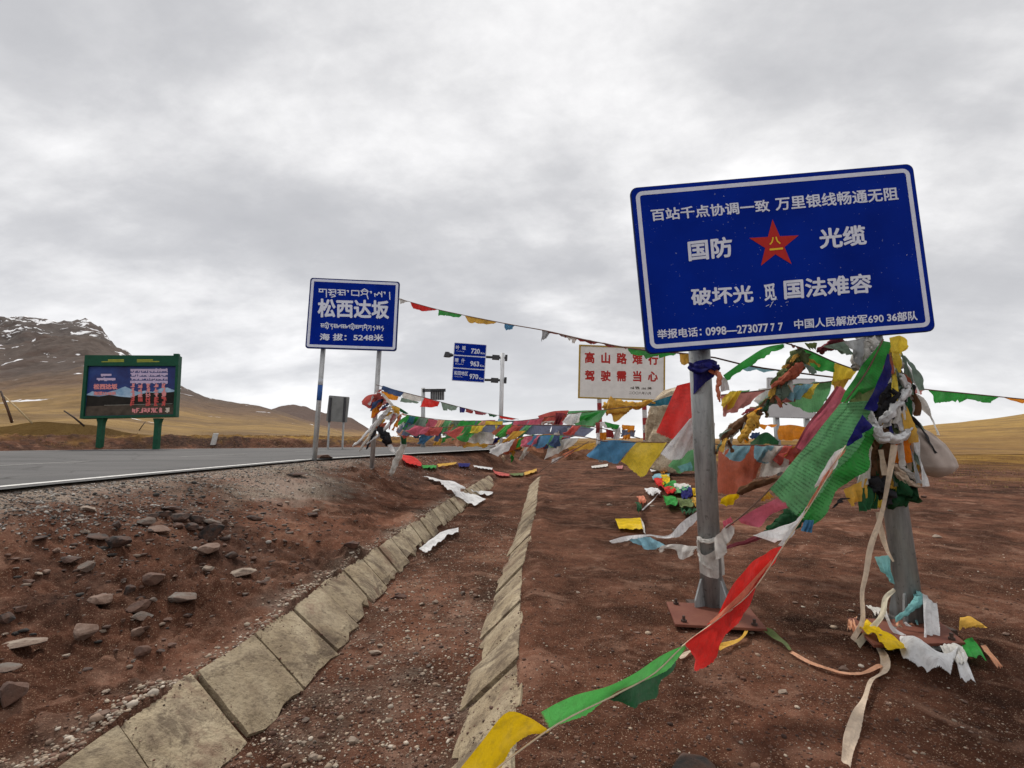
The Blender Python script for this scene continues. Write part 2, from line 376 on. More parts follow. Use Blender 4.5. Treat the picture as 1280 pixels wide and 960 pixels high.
def build_ground():
    th = np.radians(np.r_[np.linspace(-180, -62, 60, endpoint=False), np.linspace(-62, 62, 880, endpoint=False), np.linspace(62, 180, 61)])
    r = np.r_[.02, .5, np.exp(np.linspace(math.log(1.0), math.log(60), 440)), np.exp(np.linspace(math.log(63), math.log(3500), 60))]
    T, R = np.meshgrid(th, r, indexing='ij')
    X, Y = R*np.sin(T), R*np.cos(T)
    Z = gh(X, Y)
    Z = Z*(1-sstep(150, 500, R))+(-.2)*sstep(150, 500, R)
    xr, xf = xroad(Y), xfar(Y)
    Z = np.where((X < xr) & (X > xf) & (Y < 130), np.minimum(Z, ROADZ-.02), Z)
    n, m_ = X.shape
    V = np.stack([X.ravel(), Y.ravel(), Z.ravel()], 1)
    i, j = np.meshgrid(np.arange(n-1), np.arange(m_-1), indexing='ij')
    a = (i*m_+j).ravel(); F = np.stack([a, a+1, a+m_+1, a+m_], 1)[:, ::-1]
    me = bpy.data.meshes.new('ground'); me.vertices.add(len(V)); me.vertices.foreach_set('co', V.ravel())
    me.loops.add(F.size); me.loops.foreach_set('vertex_index', F.ravel().astype(np.int32))
    me.polygons.add(len(F)); me.polygons.foreach_set('loop_start', np.arange(0, F.size, 4, dtype=np.int32)); me.polygons.foreach_set('loop_total', np.full(len(F), 4, np.int32))
    me.update(); me.validate()
    me.polygons.foreach_set('use_smooth', [True]*len(me.polygons))
    d = X-xr; nz = fbm(X*.9, Y*.9, 4, 51); nf = fbm(X*5, Y*5, 3, 52)
    grav = np.where(X < xf, 0, 1-sstep(.30, .95, d+nz*.5+nf*.25))*(1-sstep(10, 13, Y))
    patch = np.exp(-(((X+3.3)/.8)**2+((Y-7.6)/2.0)**2)*1.2); grav = np.maximum(grav, np.clip(patch*1.5+nf*.5-.35, 0, 1))
    kl, kr = ip(Y, kL), ip(Y, kR)
    grav = np.maximum(grav, .45*np.exp(-((X-kl+.1)/.12)**2)*np.clip(.5+nf, 0, 1)*(Y < 14))
    grav = np.maximum(grav, .30*np.clip(nf+.3, 0, 1)*((X > kl) & (X < kr))*(1-sstep(2.5, 6, Y)))
    g2 = fbm(X*.12, Y*.3, 4, 61)
    grass = sstep(15, 38, R+g2*16-12*np.exp(-((X-2)/5)**2)*(Y < 60))*(X > xr)+(X < xf)*sstep(1.2, 3.5, (xf-X)+nz*2.5)
    grass = np.where((X < xf) & (X > -60), grass*(.35+.65*sstep(-.3, .5, g2+nf*.4)), grass)
    bare = sstep(.05, .5, nz)*.6*((d > 1) & (X < kl))*sstep(7, 11, Y)
    for c, rx, ry, hh in mounds: bare = np.maximum(bare, .8*np.exp(-(((X-c.x)/rx)**2+((Y-c.y)/ry)**2)*1.5)*np.clip(.9+nf, 0, 1)*(1.3 if c.y > 11 else .8 if hh < .11 else .35))
    bare = np.maximum(bare, (X < xf)*sstep(.2, .8, xf-X)*(1-sstep(2.5, 4, xf-X+nz))*sstep(.05, .5, g2+nf*.8)*.95*(Y < 60))
    rubm = np.exp(-(((X+2.6)/1.1)**2+((Y-4.3)/1.4)**2))*np.clip(nf*1.6+.15, 0, 1)*(X < kl); bare = np.clip(np.maximum(bare, rubm*.8), 0, 1)
    C = np.stack([grav.ravel(), np.clip(grass, 0, 1).ravel(), np.clip(bare, 0, 1).ravel(), np.ones(grav.size)], 1)
    ca = me.color_attributes.new('soil', 'FLOAT_COLOR', 'POINT'); ca.data.foreach_set('color', C.ravel())
    me.materials.append(EARTH)
    o = bpy.data.objects.new('ground', me); COL.objects.link(o); tag(o, kind='structure')
build_ground()

# ------------------------------------------------------------------ road and its painted lines
def strip(name, left, right, z, mat, parent=None, kind='structure', bend=None):
    V, F = [], []
    for i, (a, b_) in enumerate(zip(left, right)):
        V += [(a[0], a[1], z), (b_[0], b_[1], z)]
        if i: F.append((2*i-2, 2*i-1, 2*i+1, 2*i))
    o = mk(name, V, F, mat); o['kind'] = kind; return o
def asphalt():
    m, nt, b, out = newmat('asphalt')
    a = tnoise(nt, .8, 5, .6, sc=(.35, 1, 1)); g = tnoise(nt, 55, 4, .7); cr = tnoise(nt, 4, 6, .7)
    c = ramp(nt, a, [(.35, (.085, .083, .082)), (.6, (.125, .12, .118)), (.75, (.16, .155, .15))])
    c = mixc(nt, .6, c, ramp(nt, g, [(.35, (.5, .5, .5)), (.65, (1.15, 1.15, 1.15))]), 'MULTIPLY')
    c = mixc(nt, math_(nt, 'MULTIPLY', ramp(nt, cr, [(.60, (0, 0, 0)), (.7, (1, 1, 1))]), .3), c, (.20, .17, .14))
    vc = node(nt, 'ShaderNodeTexVoronoi'); vc.feature = 'DISTANCE_TO_EDGE'; vc.inputs['Scale'].default_value = .33; tc = node(nt, 'ShaderNodeTexCoord'); va = node(nt, 'ShaderNodeVectorMath', operation='ADD'); nt.links.new(tc.outputs['Object'], va.inputs[0])
    nn = node(nt, 'ShaderNodeTexNoise'); nn.inputs['Scale'].default_value = 1.3; nn.inputs['Detail'].default_value = 6; nt.links.new(tc.outputs['Object'], nn.inputs[0]); nt.links.new(nn.outputs[1], va.inputs[1]); nt.links.new(va.outputs[0], vc.inputs[0])
    c = mixc(nt, math_(nt, 'MULTIPLY', ramp(nt, vc.outputs[0], [(0, (1, 1, 1)), (.012, (0, 0, 0))]), .8), c, (.035, .033, .032))
    nt.links.new(c, b.inputs['Base Color']); b.inputs['Roughness'].default_value = .85; b.inputs['Specular IOR Level'].default_value = .2; bump(nt, b, g, .5, .004); return m
ys = np.r_[np.linspace(-30, 30, 121), np.linspace(31, 125, 40)]
strip('road', [(xfar(y), y) for y in ys], [(xroad(y)+.02+.05*float(fbm(np.array([y*2.]), np.array([0.]), 3, 4)[0]), y) for y in ys], ROADZ+.004, asphalt())
PAINT = plain('road_paint', (.72, .71, .68), .7, 0, .35, 14)
OFFL = .16
strip('road_edge_line', [(xroad(y)-OFFL-.13, y) for y in ys], [(xroad(y)-OFFL, y) for y in ys], ROADZ+.008, PAINT)
strip('road_edge_line', [(xfar(y)+.35, y) for y in ys], [(xfar(y)+.5, y) for y in ys], ROADZ+.008, PAINT)
WORN = plain('worn_road_paint', (.30, .295, .28), .8, 0, .5, 9)
for k in range(8):
    y0 = 3+k*4.6; q = np.linspace(y0, y0+2.3, 8)
    def xm(y): return (xroad(y)*.52+max(xfar(y), -12.6-.02*y)*.48)
    strip('road_centre_dash', [(xm(y)-.07, y) for y in q], [(xm(y)+.07, y) for y in q], ROADZ+.008, WORN)

# ------------------------------------------------------------------ hills
def hill_material(name, low, mid, high, snow=0, gold_h=(10, 60), snowz=(60, 100), sc=1.0):
    m, nt, b, out = newmat(name)
    g = node(nt, 'ShaderNodeNewGeometry'); co = g.outputs['Position']; sp = node(nt, 'ShaderNodeSeparateXYZ'); nt.links.new(co, sp.inputs[0])
    n1 = tnoise(nt, .012*sc, 8, .62, co, dist=.6); n2 = tnoise(nt, .12*sc, 8, .66, co, dist=.5); n3 = tnoise(nt, .03*sc, 6, .6, co, (1, .3, 3))
    hgt = math_(nt, 'ADD', sp.outputs[2], math_(nt, 'MULTIPLY', math_(nt, 'SUBTRACT', n1, .5), (gold_h[1]-gold_h[0])*1.1))
    mr = node(nt, 'ShaderNodeMapRange'); nt.links.new(hgt, mr.inputs[0]); mr.inputs[1].default_value = gold_h[0]; mr.inputs[2].default_value = gold_h[1]
    c = ramp(nt, mr.outputs[0], [(0, low), (.35, mid), (1, high)])
    c = mixc(nt, .75, c, ramp(nt, n2, [(.32, (.48, .44, .42)), (.5, (.8, .78, .76)), (.7, (1.15, 1.12, 1.1))]), 'MULTIPLY')
    c = mixc(nt, math_(nt, 'MULTIPLY', ramp(nt, n3, [(.52, (0, 0, 0)), (.66, (1, 1, 1))]), .55), c, (.075, .042, .030))
    if snow:
        s1 = tnoise(nt, .03*sc, 6, .62, co, (1, .55, 2.2), .9)
        sh = node(nt, 'ShaderNodeMapRange'); nt.links.new(sp.outputs[2], sh.inputs[0]); sh.inputs[1].default_value = snowz[0]; sh.inputs[2].default_value = snowz[1]
        th_ = math_(nt, 'ADD', s1, math_(nt, 'MULTIPLY', sh.outputs[0], snow))
        k = ramp(nt, th_, [(.655, (0, 0, 0)), (.67, (1, 1, 1))])
        c = mixc(nt, k, c, (.78, .78, .80))
    nt.links.new(c, b.inputs['Base Color']); b.inputs['Roughness'].default_value = .95; b.inputs['Specular IOR Level'].default_value = .2
    bump(nt, b, n2, .8, 2.0/sc); return m
def hill(name, cols, crest_px, Y0, Yc, prof, mat, rough=.05, ny=90, back=.55, seed=0, z0=0.2):
    """terrain heightfield: columns fan out from the pass; the crest height per column is a real height at distance Yc"""
    xs = np.array([c[0] for c in crest_px], float); es = np.array([c[1] for c in crest_px], float)
    PX = np.linspace(cols[0], cols[1], cols[2]); E = np.interp(PX, xs, es)
    zc = np.array([at(p, e, Yc).z for p, e in zip(PX, E)])
    tx = np.array([at(p, 500, 1).x for p in PX])
    f = np.r_[np.linspace(0, 1, ny), np.linspace(1, 1.7, 14)[1:]]
    Yv = Y0+(Yc-Y0)*np.where(f <= 1, f**1.7, 1+(f-1)*1.6)
    V, F = [], []
    TX, YY = np.meshgrid(tx, Yv, indexing='ij'); ZC = np.repeat(zc[:, None], len(Yv), 1)
    g = np.interp((YY-Y0)/(Yc-Y0), prof[0], prof[1])*YY/Yc
    XX = TX*YY
    k = rough*(ZC-z0)*(.25+.75*np.minimum(g, 1))
    nn = 1-np.abs(fbm(XX/90+seed, YY/90, 5, 31+seed, .55))*1.6
    nn2 = fbm(XX/25+seed, YY/25, 4, 71+seed, .55)
    ZZ = z0+(ZC-z0)*g+k*(nn-.45)+k*.5*nn2
    ZZ[:, 0] = np.minimum(ZZ[:, 0], z0-1.0)
    n, m_ = XX.shape
    i, j = np.meshgrid(np.arange(n-1), np.arange(m_-1), indexing='ij'); a = (i*m_+j).ravel()
    F = np.stack([a, a+m_, a+m_+1, a+1], 1)
    o = mk(name, np.stack([XX.ravel(), YY.ravel(), ZZ.ravel()], 1), F.tolist(), mat, smooth=True); o['kind'] = 'structure'; return o
M_MTN = hill_material('mountain_scree', (.30, .19, .066), (.16, .098, .056), (.095, .070, .058), .105, (7, 52), (42, 170))
M_BACK = hill_material('mountain_scree_far', (.10, .07, .058), (.095, .075, .066), (.10, .082, .075), .16, (10, 60), (110, 260))
M_DIST = hill_material('far_hill_earth', (.30, .18, .07), (.13, .075, .050), (.10, .062, .048), 0, (6, 45))
M_GOLD = hill_material('dry_grass_hill', (.24, .135, .040), (.36, .225, .065), (.34, .22, .07), 0, (0, 12), sc=6)
hill('mountain', (-420, 210, 190), [(-420, 370), (-200, 380), (-60, 392), (0, 402), (22, 398), (50, 404.5), (100, 407), (118, 412), (135, 432), (160, 470), (210, 520)], 380, 1000,
     ([0, .35, .6, .85, 1, 1.1, 1.6], [0, .4, .72, .93, 1, .85, .2]), M_BACK, .09, 110, seed=3)
hill('mountain', (-420, 475, 300), [(-420, 395), (-200, 410), (0, 433), (60, 421), (105, 417), (132, 428), (160, 448), (190, 466), (225, 485), (262, 499), (300, 506), (325, 509), (360, 518), (395, 529), (430, 540), (455, 549), (475, 556)], 45, 640,
     ([0, .03, .08, .18, .3, .5, .7, .88, 1, 1.1, 1.6], [0, .12, .20, .34, .50, .66, .84, .95, 1, .85, .2]), M_MTN, .09, 150, seed=0, z0=ROADZ+.3)
hill('distant_hill', (280, 500, 110), [(280, 530), (305, 520), (325, 515), (340, 512), (352, 508.5), (368, 506.5), (380, 509), (395, 514), (420, 519), (440, 522), (455, 531), (468, 540), (485, 549), (500, 556)], 500, 1400,
     ([0, .3, .7, 1, 1.1, 1.6], [0, .3, .75, 1, .85, .2]), M_DIST, .06, 60, seed=6)
hill('right_hill', (1000, 2300, 200), [(1000, 552), (1080, 545), (1130, 536), (1160, 531.5), (1200, 528), (1240, 523), (1280, 517), (1400, 503), (1600, 490), (2300, 480)], 34, 150,
     ([0, .1, .4, .7, 1, 1.1, 1.7], [0, .15, .5, .82, 1, .95, .5]), M_GOLD, .05, 110, seed=9, z0=0)
hill('low_ridge', (640, 1130, 90), [(640, 551), (700, 548), (800, 547.5), (900, 549), (1000, 547), (1130, 545)], 200, 700, ([0, .5, 1, 1.2, 1.7], [0, .5, 1, .9, .5]), M_DIST, .03, 30, seed=12)

# ------------------------------------------------------------------ concrete lining of the ditch
def concrete():
    m, nt, b, out = newmat('old_concrete')
    tc = node(nt, 'ShaderNodeTexCoord'); oi = node(nt, 'ShaderNodeObjectInfo')
    a = tnoise(nt, 2.2, 6, .65, dist=.5); g = tnoise(nt, 42, 5, .7); s_ = tnoise(nt, 6, 6, .7, dist=.3)
    c = ramp(nt, a, [(.3, (.17, .120, .070)), (.44, (.34, .265, .165)), (.66, (.53, .44, .30))])
    d2 = tnoise(nt, 3.1, 7, .72, dist=1.2)
    c = mixc(nt, math_(nt, 'MULTIPLY', ramp(nt, s_, [(.48, (0, 0, 0)), (.66, (1, 1, 1))]), .62), c, (.13, .085, .055))
    c = mixc(nt, .55, c, ramp(nt, g, [(.34, (.30, .28, .25)), (.50, (1, 1, 1))]), 'MULTIPLY')
    c = mixc(nt, math_(nt, 'MULTIPLY', oi.outputs['Random'], .35), c, (.20, .155, .10))
    c = mixc(nt, math_(nt, 'MULTIPLY', ramp(nt, d2, [(.52, (0, 0, 0)), (.60, (1, 1, 1))]), .7), c, (.085, .055, .034))
    c = mixc(nt, math_(nt, 'MULTIPLY', ramp(nt, tnoise(nt, 1.7, 5, .7), [(.56, (0, 0, 0)), (.66, (1, 1, 1))]), .6), c, (.14, .055, .035))
    nt.links.new(c, b.inputs['Base Color']); b.inputs['Roughness'].default_value = .93; bump(nt, b, math_(nt, 'ADD', g, s_), 1.0, .014); return m
CONC = concrete()
ditch = thing('drainage_ditch', (-.6, 2, 0), 'shallow roadside ditch lined on both banks with worn sloping concrete slabs', 'ditch')
def slab(A, B, C_, D, th=.055, seed=0, chip=.05):
    """A,B top edge (near, far), D,C_ bottom edge (near, far)"""
    rng = random.Random(seed); nu, nv = 5, 5; V = []
    N = (B-A).cross(D-A).normalized()
    if N.z < 0: N = -N
    gap = .007
    for j in range(nv+1):
        for i in range(nu+1):
            u, v = i/nu, j/nv
            uu = gap/.45+(1-2*gap/.45)*u
            p = A.lerp(B, uu).lerp(D.lerp(C_, uu), v)
            if j == nv: p -= (D-A).normalized()*rng.random()*chip
            if j == 0: p += (D-A).normalized()*rng.random()*.012
            if i in (0, nu): p += (B-A).normalized()*(1 if i == 0 else -1)*rng.random()*.006
            edge = (i in (0, nu) or j in (0, nv))
            p = p+N*((-.013 if edge else 0)+(rng.random()-.5)*.004)
            V.append(p)
    n = (nu+1)*(nv+1); W1 = nu+1
    F = [(j*W1+i, j*W1+i+1, (j+1)*W1+i+1, (j+1)*W1+i) for j in range(nv) for i in range(nu)]
    ring = [i for i in range(nu+1)]+[j*W1+nu for j in range(1, nv+1)]+[nv*W1+i for i in range(nu-1, -1, -1)]+[j*W1 for j in range(nv-1, 0, -1)]
    V += [V[i]-N*th for i in ring]
    for k in range(len(ring)):
        a, b_ = ring[k], ring[(k+1) % len(ring)]; F.append((a, b_, n+(k+1) % len(ring), n+k))
    o = mk('concrete_slab', V, F, CONC, ditch); return o
def lining(top, inn, ztop, zin, side, y0, skew, step, ytop=DEND-.2):
    y = y0; k = 0
    while y < ytop:
        L_ = step*random.uniform(.93, 1.07); y2 = y+L_
        tilt = random.uniform(-.004, .004); zz = random.uniform(-.003, .004); sh = random.uniform(-.015, .015)
        def P(yy, tp, z): return Vector((float(ip(yy, tp))+sh, yy, z))
        ex = .10     # the slab runs on below the soil in the ditch
        def Q(yy):
            a = P(yy, top, ztop); b_ = P(yy+skew, inn, zin); return b_+(b_-a)*ex
        A, B = P(y, top, ztop+zz+tilt), P(y2, top, ztop+zz-tilt)
        D, C_ = Q(y)+Vector((0, 0, zz+tilt*.5)), Q(y2)+Vector((0, 0, zz-tilt*.5))
        slab(A, B, C_, D, seed=int(side*1000+k), chip=random.choice((.02, .03, .05, .12)))
        y = y2+.004; k += 1
lining(kL, iL, .022, -.195, 1, -.6, -.13, .452)
lining(kR, iR, .030, -.205, 2, -.6, -.04, .46)

# ------------------------------------------------------------------ stones
def stone_mat(name, c1, c2, sp=.5):
    m, nt, b, out = newmat(name)
    a = tnoise(nt, 7, 6, .65); g = tnoise(nt, 45, 5, .7); oi = node(nt, 'ShaderNodeObjectInfo')
    c = ramp(nt, a, [(.35, c1), (.65, c2)]); c = mixc(nt, sp, c, ramp(nt, g, [(.35, (.5, .47, .45)), (.6, (1, 1, 1))]), 'MULTIPLY')
    geo = node(nt, 'ShaderNodeNewGeometry'); s3 = node(nt, 'ShaderNodeSeparateXYZ'); nt.links.new(geo.outputs['Normal'], s3.inputs[0])
    c = mixc(nt, math_(nt, 'MULTIPLY', ramp(nt, tnoise(nt, 12, 4), [(.38, (0, 0, 0)), (.56, (1, 1, 1))]), .7), c, (.105, .048, .029))
    nt.links.new(c, b.inputs['Base Color']); b.inputs['Roughness'].default_value = .92; bump(nt, b, math_(nt, 'ADD', a, g), .8, .012); return m
SM = dict(tan=stone_mat('stone_tan', (.20, .13, .10), (.36, .26, .20)), pale=stone_mat('stone_pale', (.33, .27, .21), (.55, .47, .38)), dark=stone_mat('stone_dark', (.035, .030, .028), (.10, .085, .075)),
          black=stone_mat('asphalt_lump', (.012, .012, .012), (.05, .045, .042)), brown=stone_mat('stone_brown', (.09, .052, .04), (.20, .12, .09)), grey=stone_mat('stone_grey', (.13, .115, .10), (.30, .27, .23)),
          clod=stone_mat('earth_clod', (.035, .016, .012), (.09, .04, .03)))
ICO = {}
def ico(sub):
    if sub not in ICO:
        bm = bmesh.new(); bmesh.ops.create_icosphere(bm, subdivisions=sub, radius=1); ICO[sub] = (np.array([v.co[:] for v in bm.verts]), [[v.index for v in f.verts] for f in bm.faces]); bm.free()
    return ICO[sub]
def rock_shape(rng, sub=3, planes=14, rough=.05):
    V, F = ico(sub); V = V.copy()
    for k in range(planes):
        n = rng.normal(size=3); n /= np.linalg.norm(n); d = rng.uniform(.42, .80)
        dot = V@n; over = dot > d; V[over] -= np.outer(dot[over]-d, n)
    nn = fbm(V[:, 0]*2.5+V[:, 2]*3.1+rng.random()*50, V[:, 1]*2.5-V[:, 2]*1.7, 4, 5)
    return V*(1+rough*nn[:, None]*2), F
def stone(px, py, w, kind, hr=.5, label=None, group=None, lr=.75, name='stone', sub=3, sink=.3, smooth=False):
    c = ground(px, py); wm = w*c.y/FPX; rng = np.random.default_rng(int(px*7+py*13))
    V, F = rock_shape(rng, sub)
    sc_ = np.array([wm*.5, wm*.5*lr, wm*.5*hr]); V = V*sc_
    a = rng.uniform(-.5, .5); ca, sa = math.cos(a), math.sin(a); t = rng.uniform(-.15, .15)
    V[:, 2] *= .85; V = V@np.array([[ca, sa, 0], [-sa, ca, 0], [0, 0, 1]])@np.array([[math.cos(t), 0, math.sin(t)], [0, 1, 0], [-math.sin(t), 0, math.cos(t)]])
    z = gz(c.x, c.y)
    V = V+np.array([c.x, c.y, z+wm*.5*hr*(1-sink*2)*.8-wm*.01])
    o = mk(name, V, F, SM[kind], smooth=smooth); o.data.materials[0] = SM[kind]
    return tag(o, label, 'stone' if name == 'stone' else name.replace('_', ' '), group)
big = [
 (112, 638, 31, 'pale', .25, 'pale flat stone lying alone nearest the gravel shoulder of the road'),
 (215, 638, 30, 'black', .3, 'black flat lump at the back of the broken asphalt heap'),
 (147, 660, 14, 'dark', 1.1, 'small dark upright stone left of the broken asphalt heap'),
 (200, 665, 38, 'tan', .28, 'broad pinkish flat stone in front of the broken asphalt heap'),
 (262, 674, 42, 'black', .75, 'largest black asphalt lump on the near side of the heap'),
 (263, 690, 37, 'tan', .5, 'rounded tan stone directly in front of the black asphalt lump'),
 (291, 697, 18, 'dark', .7, 'small dark stone with pale top right of the rounded tan stone'),
 (318, 650, 23, 'black', .3, 'thin black slab lying apart at the right end of the heap'),
 (48, 675, 23, 'black', .35, 'small black flat stone nearest the left edge of the picture'),
 (122, 673, 36, 'dark', .25, 'long thin dark stone behind a black clod on the left'),
 (148, 684, 36, 'black', .65, 'black clod in front of a long thin dark stone'),
 (300, 719, 46, 'pale', .25, 'long pale flat stone at the right end of the low mound'),
 (258, 713, 18, 'pale', .5, 'small pale stone on top of the low mound'),
 (190, 728, 32, 'brown', .7, 'reddish stone at the left end of the low mound'),
 (161, 741, 17, 'black', 1.0, 'black upright lump left of the low mound'),
 (122, 757, 34, 'tan', .75, 'tan rounded boulder left of the low mound, middle of three in a row'),
 (228, 752, 56, 'grey', .38, 'long grey flat stone lying below the low mound'),
 (176, 761, 36, 'brown', .55, 'broad brown stone touching the long grey flat stone'),
 (109, 797, 40, 'tan', .85, 'largest rounded boulder, dark underneath, in the lower left'),
 (173, 794, 21, 'tan', .95, 'egg shaped tan stone right of the largest rounded boulder'),
 (24, 808, 68, 'pale', .16, 'broad broken concrete slab with gritty face at the left edge'),
 (4, 836, 44, 'grey', .18, 'grey concrete fragment just below the gritty broken slab'),
 (14, 876, 52, 'brown', .7, 'brown boulder low on the left edge of the picture'),
 (3, 777, 30, 'black', .6, 'black lump on the left edge behind the gritty broken slab'),
 (389, 645, 26, 'black', .35, 'black asphalt scrap lying alone between heap and ditch'),
 (403, 574, 40, 'brown', .28, 'flat brown rock at the foot of the left sign post'),
 (368, 594, 40, 'black', .14, 'thin black plank of asphalt on the gravel shoulder'),
 (441, 684, 24, 'clod', .45, 'dark red clod of earth above the left bank of the ditch'),
 (500, 748, 26, 'clod', .35, 'dark crumbling clod inside the ditch below the slabs'),
 (865, 962, 60, 'dark', .35, 'dark gritty lump cut by the bottom edge of the picture'),
 (980, 866, 15, 'pale', .5, 'pale oval pebble alone on the dark earth left of the ribbon'),
 (1054, 839, 13, 'tan', .7, 'orange tan pebble touching the ribbon on the ground'),
 (1172, 672, 13, 'pale', .5, 'pale flat stone on the earth right of the thicker post'),
 (470, 818, 15, 'pale', .6, 'largest cream stone on the ditch floor'),
 (442, 928, 14, 'pale', .8, 'cream stone on the ditch floor nearest the camera'),
 (392, 949, 13, 'pale', .9, 'upright cream stone at the bottom edge beside the left slabs'),
 (124, 896, 24, 'tan', .5, 'tan stone beside the lowest left slab'),
 (842, 664, 8, 'ivory', .8, 'small yellowish stone right of the yellow flag on the ground'),
 (762, 632, 8, 'pale', .6, 'small pale stone on the earth below the blue flag')]
for x, y, w, k, hr, lb in big:
    k = 'pale' if k == 'ivory' else k
    stone(x, y, w, k, hr, lb, sink=.22 if hr > .3 else .1, lr=.6 if hr < .35 else .8)
heap = [(228, 651, 24, 'dark'), (247, 653, 22, 'dark'), (265, 657, 20, 'grey'), (181, 657, 23, 'grey'), (205, 646, 18, 'black'), (238, 662, 18, 'black'), (280, 655, 16, 'tan'), (222, 660, 16, 'brown'), (190, 648, 15, 'dark'), (250, 664, 14, 'black'), (272, 668, 12, 'brown')]
for x, y, w, k in heap: stone(x, y, w*1.15, k, .6, 'small flat fragment piled in the broken asphalt heap', 'fragments in the broken asphalt heap', sink=.15)
rng0 = random.Random(3)
small = [(87, 702, 32, 'dark'), (109, 712, 30, 'grey'), (178, 817, 24, 'brown'), (215, 808, 16, 'brown'), (175, 773, 30, 'grey'), (24, 764, 20, 'brown'), (57, 717, 14, 'tan'), (83, 821, 11, 'pale'), (133, 866, 12, 'pale'), (134, 886, 12, 'tan'), (200, 815, 12, 'dark'), (145, 815, 10, 'brown'), (235, 770, 14, 'black'), (210, 775, 12, 'brown'), (70, 690, 14, 'tan'), (20, 700, 16, 'brown'), (35, 730, 18, 'brown'), (150, 740, 10, 'brown'), (330, 655, 10, 'tan'), (340, 690, 9, 'brown'), (350, 640, 9, 'tan')]
for i in range(34):
    small.append((rng0.uniform(5, 400), rng0.uniform(625, 800), rng0.uniform(6, 13), rng0.choice(('brown', 'tan', 'dark', 'pale', 'brown', 'grey'))))
for x, y, w, k in small:
    c = ground(x, y)
    if c.x > float(ip(c.y, kL))-.12: continue
    stone(x, y, w, k, rng0.uniform(.35, .75), 'small loose stone scattered on the red earth between road and ditch', 'loose stones between road and ditch', sub=2, sink=.25)
for i in range(34):
    x, y = rng0.uniform(680, 1275), rng0.uniform(610, 950)
    stone(x, y, rng0.uniform(5, 10), rng0.choice(('tan', 'pale', 'brown')), rng0.uniform(.4, .8), 'small loose stone scattered on the bare earth right of the ditch', 'loose stones right of the ditch', sub=2, sink=.25)
for i in range(26):
    y = rng0.uniform(720, 955); c = onz(500, y, -.23); a, b_ = float(ip(c.y, iL))+.06, float(ip(c.y, iR))-.06
    X_ = rng0.uniform(a, b_); px_, py_ = proj((X_, c.y, -.23))
    stone(px_, py_, rng0.uniform(5, 11), rng0.choice(('tan', 'pale', 'pale', 'grey')), .7, 'small loose stone on the gravelly floor of the ditch', 'loose stones on the ditch floor', sub=2, sink=.25)

# ------------------------------------------------------------------ gravel nobody could count
def scatter(name, N, sampler, size, cols, seed, flat=.65, clump=0, zfun=None):
    rng = np.random.default_rng(seed); V0, F0 = ico(1); F0 = np.array(F0); nv = len(V0)
    X, Y = sampler(rng, N); Z = gh(X, Y) if zfun is None else zfun(X, Y)
    xr, xf = xroad(Y), xfar(Y); kl, kr, il, ir = ip(Y, kL), ip(Y, kR), ip(Y, iL), ip(Y, iR)
    keep = ((X > xr+.03)) & ~((X > kl-.01) & (X < il) & (Y < DEND)) & ~((X > ir) & (X < kr+.01) & (Y < DEND))
    if zfun is not None: keep = np.ones(N, bool)
    if clump: keep &= (X < kr) | (rng.random(N) < .85)
    if clump: keep &= fbm(X*.8, Y*.8, 4, 88) > rng.uniform(-.5, .35, N)
    X, Y, Z = X[keep], Y[keep], Z[keep]; N = len(X)
    s_ = size(rng, N)
    S3 = np.stack([s_*rng.uniform(.7, 1.3, N), s_*rng.uniform(.7, 1.3, N), s_*flat*rng.uniform(.6, 1.2, N)], 1)
    A = rng.uniform(0, 6.28, N); J = rng.uniform(.72, 1.25, (N, nv, 1))
    P = V0[None]*J*S3[:, None, :]; c, s = np.cos(A)[:, None], np.sin(A)[:, None]
    P = np.stack([P[..., 0]*c-P[..., 1]*s, P[..., 0]*s+P[..., 1]*c, P[..., 2]], -1)
    P += np.stack([X, Y, Z+S3[:, 2]*.25], 1)[:, None, :]
    F = (F0[None]+(np.arange(N)*nv)[:, None, None]).reshape(-1, 3)
    me = bpy.data.meshes.new(name); me.vertices.add(N*nv); me.vertices.foreach_set('co', P.ravel()); me.loops.add(F.size); me.loops.foreach_set('vertex_index', F.ravel().astype(np.int32))
    me.polygons.add(len(F)); me.polygons.foreach_set('loop_start', np.arange(0, F.size, 3, dtype=np.int32)); me.polygons.foreach_set('loop_total', np.full(len(F), 3, np.int32)); me.update()
    pal = np.array(cols)[rng.integers(0, len(cols), N)]*rng.uniform(.75, 1.2, (N, 1)); C = np.repeat(np.c_[pal, np.ones(N)], nv, 0)
    me.color_attributes.new('tint', 'FLOAT_COLOR', 'POINT').data.foreach_set('color', C.ravel())
    if 'pebble' not in MATS:
        m, nt, b, out = newmat('pebble'); a_ = node(nt, 'ShaderNodeAttribute'); a_.attribute_name = 'tint'
        g = tnoise(nt, 90, 3, .6); c_ = mixc(nt, .5, a_.outputs['Color'], ramp(nt, g, [(.35, (.55, .52, .5)), (.6, (1, 1, 1))]), 'MULTIPLY')
        nt.links.new(c_, b.inputs['Base Color']); b.inputs['Roughness'].default_value = .9; MATS['pebble'] = m
    me.materials.append(MATS['pebble']); o = bpy.data.objects.new(name, me); COL.objects.link(o); tag(o, kind='stuff'); return o
PALE = [(.38, .29, .21), (.46, .38, .29), (.26, .18, .13), (.31, .24, .18), (.20, .11, .075), (.52, .45, .37)]
SOIL = [(.090, .041, .025), (.135, .063, .040), (.055, .026, .017), (.19, .10, .065), (.10, .047, .030)]
def fan(y0, y1, t0=-1.15, t1=1.15, pw=1.0):
    def f(rng, n):
        Y = y0*(y1/y0)**(rng.random(n)**pw); X = Y*rng.uniform(t0, t1, n); return X, Y
    return f
scatter('gravel', 42000, fan(1.5, 22), lambda r, n: np.exp(r.normal(-5.85, .5, n)), PALE+SOIL*2, 11, clump=1)
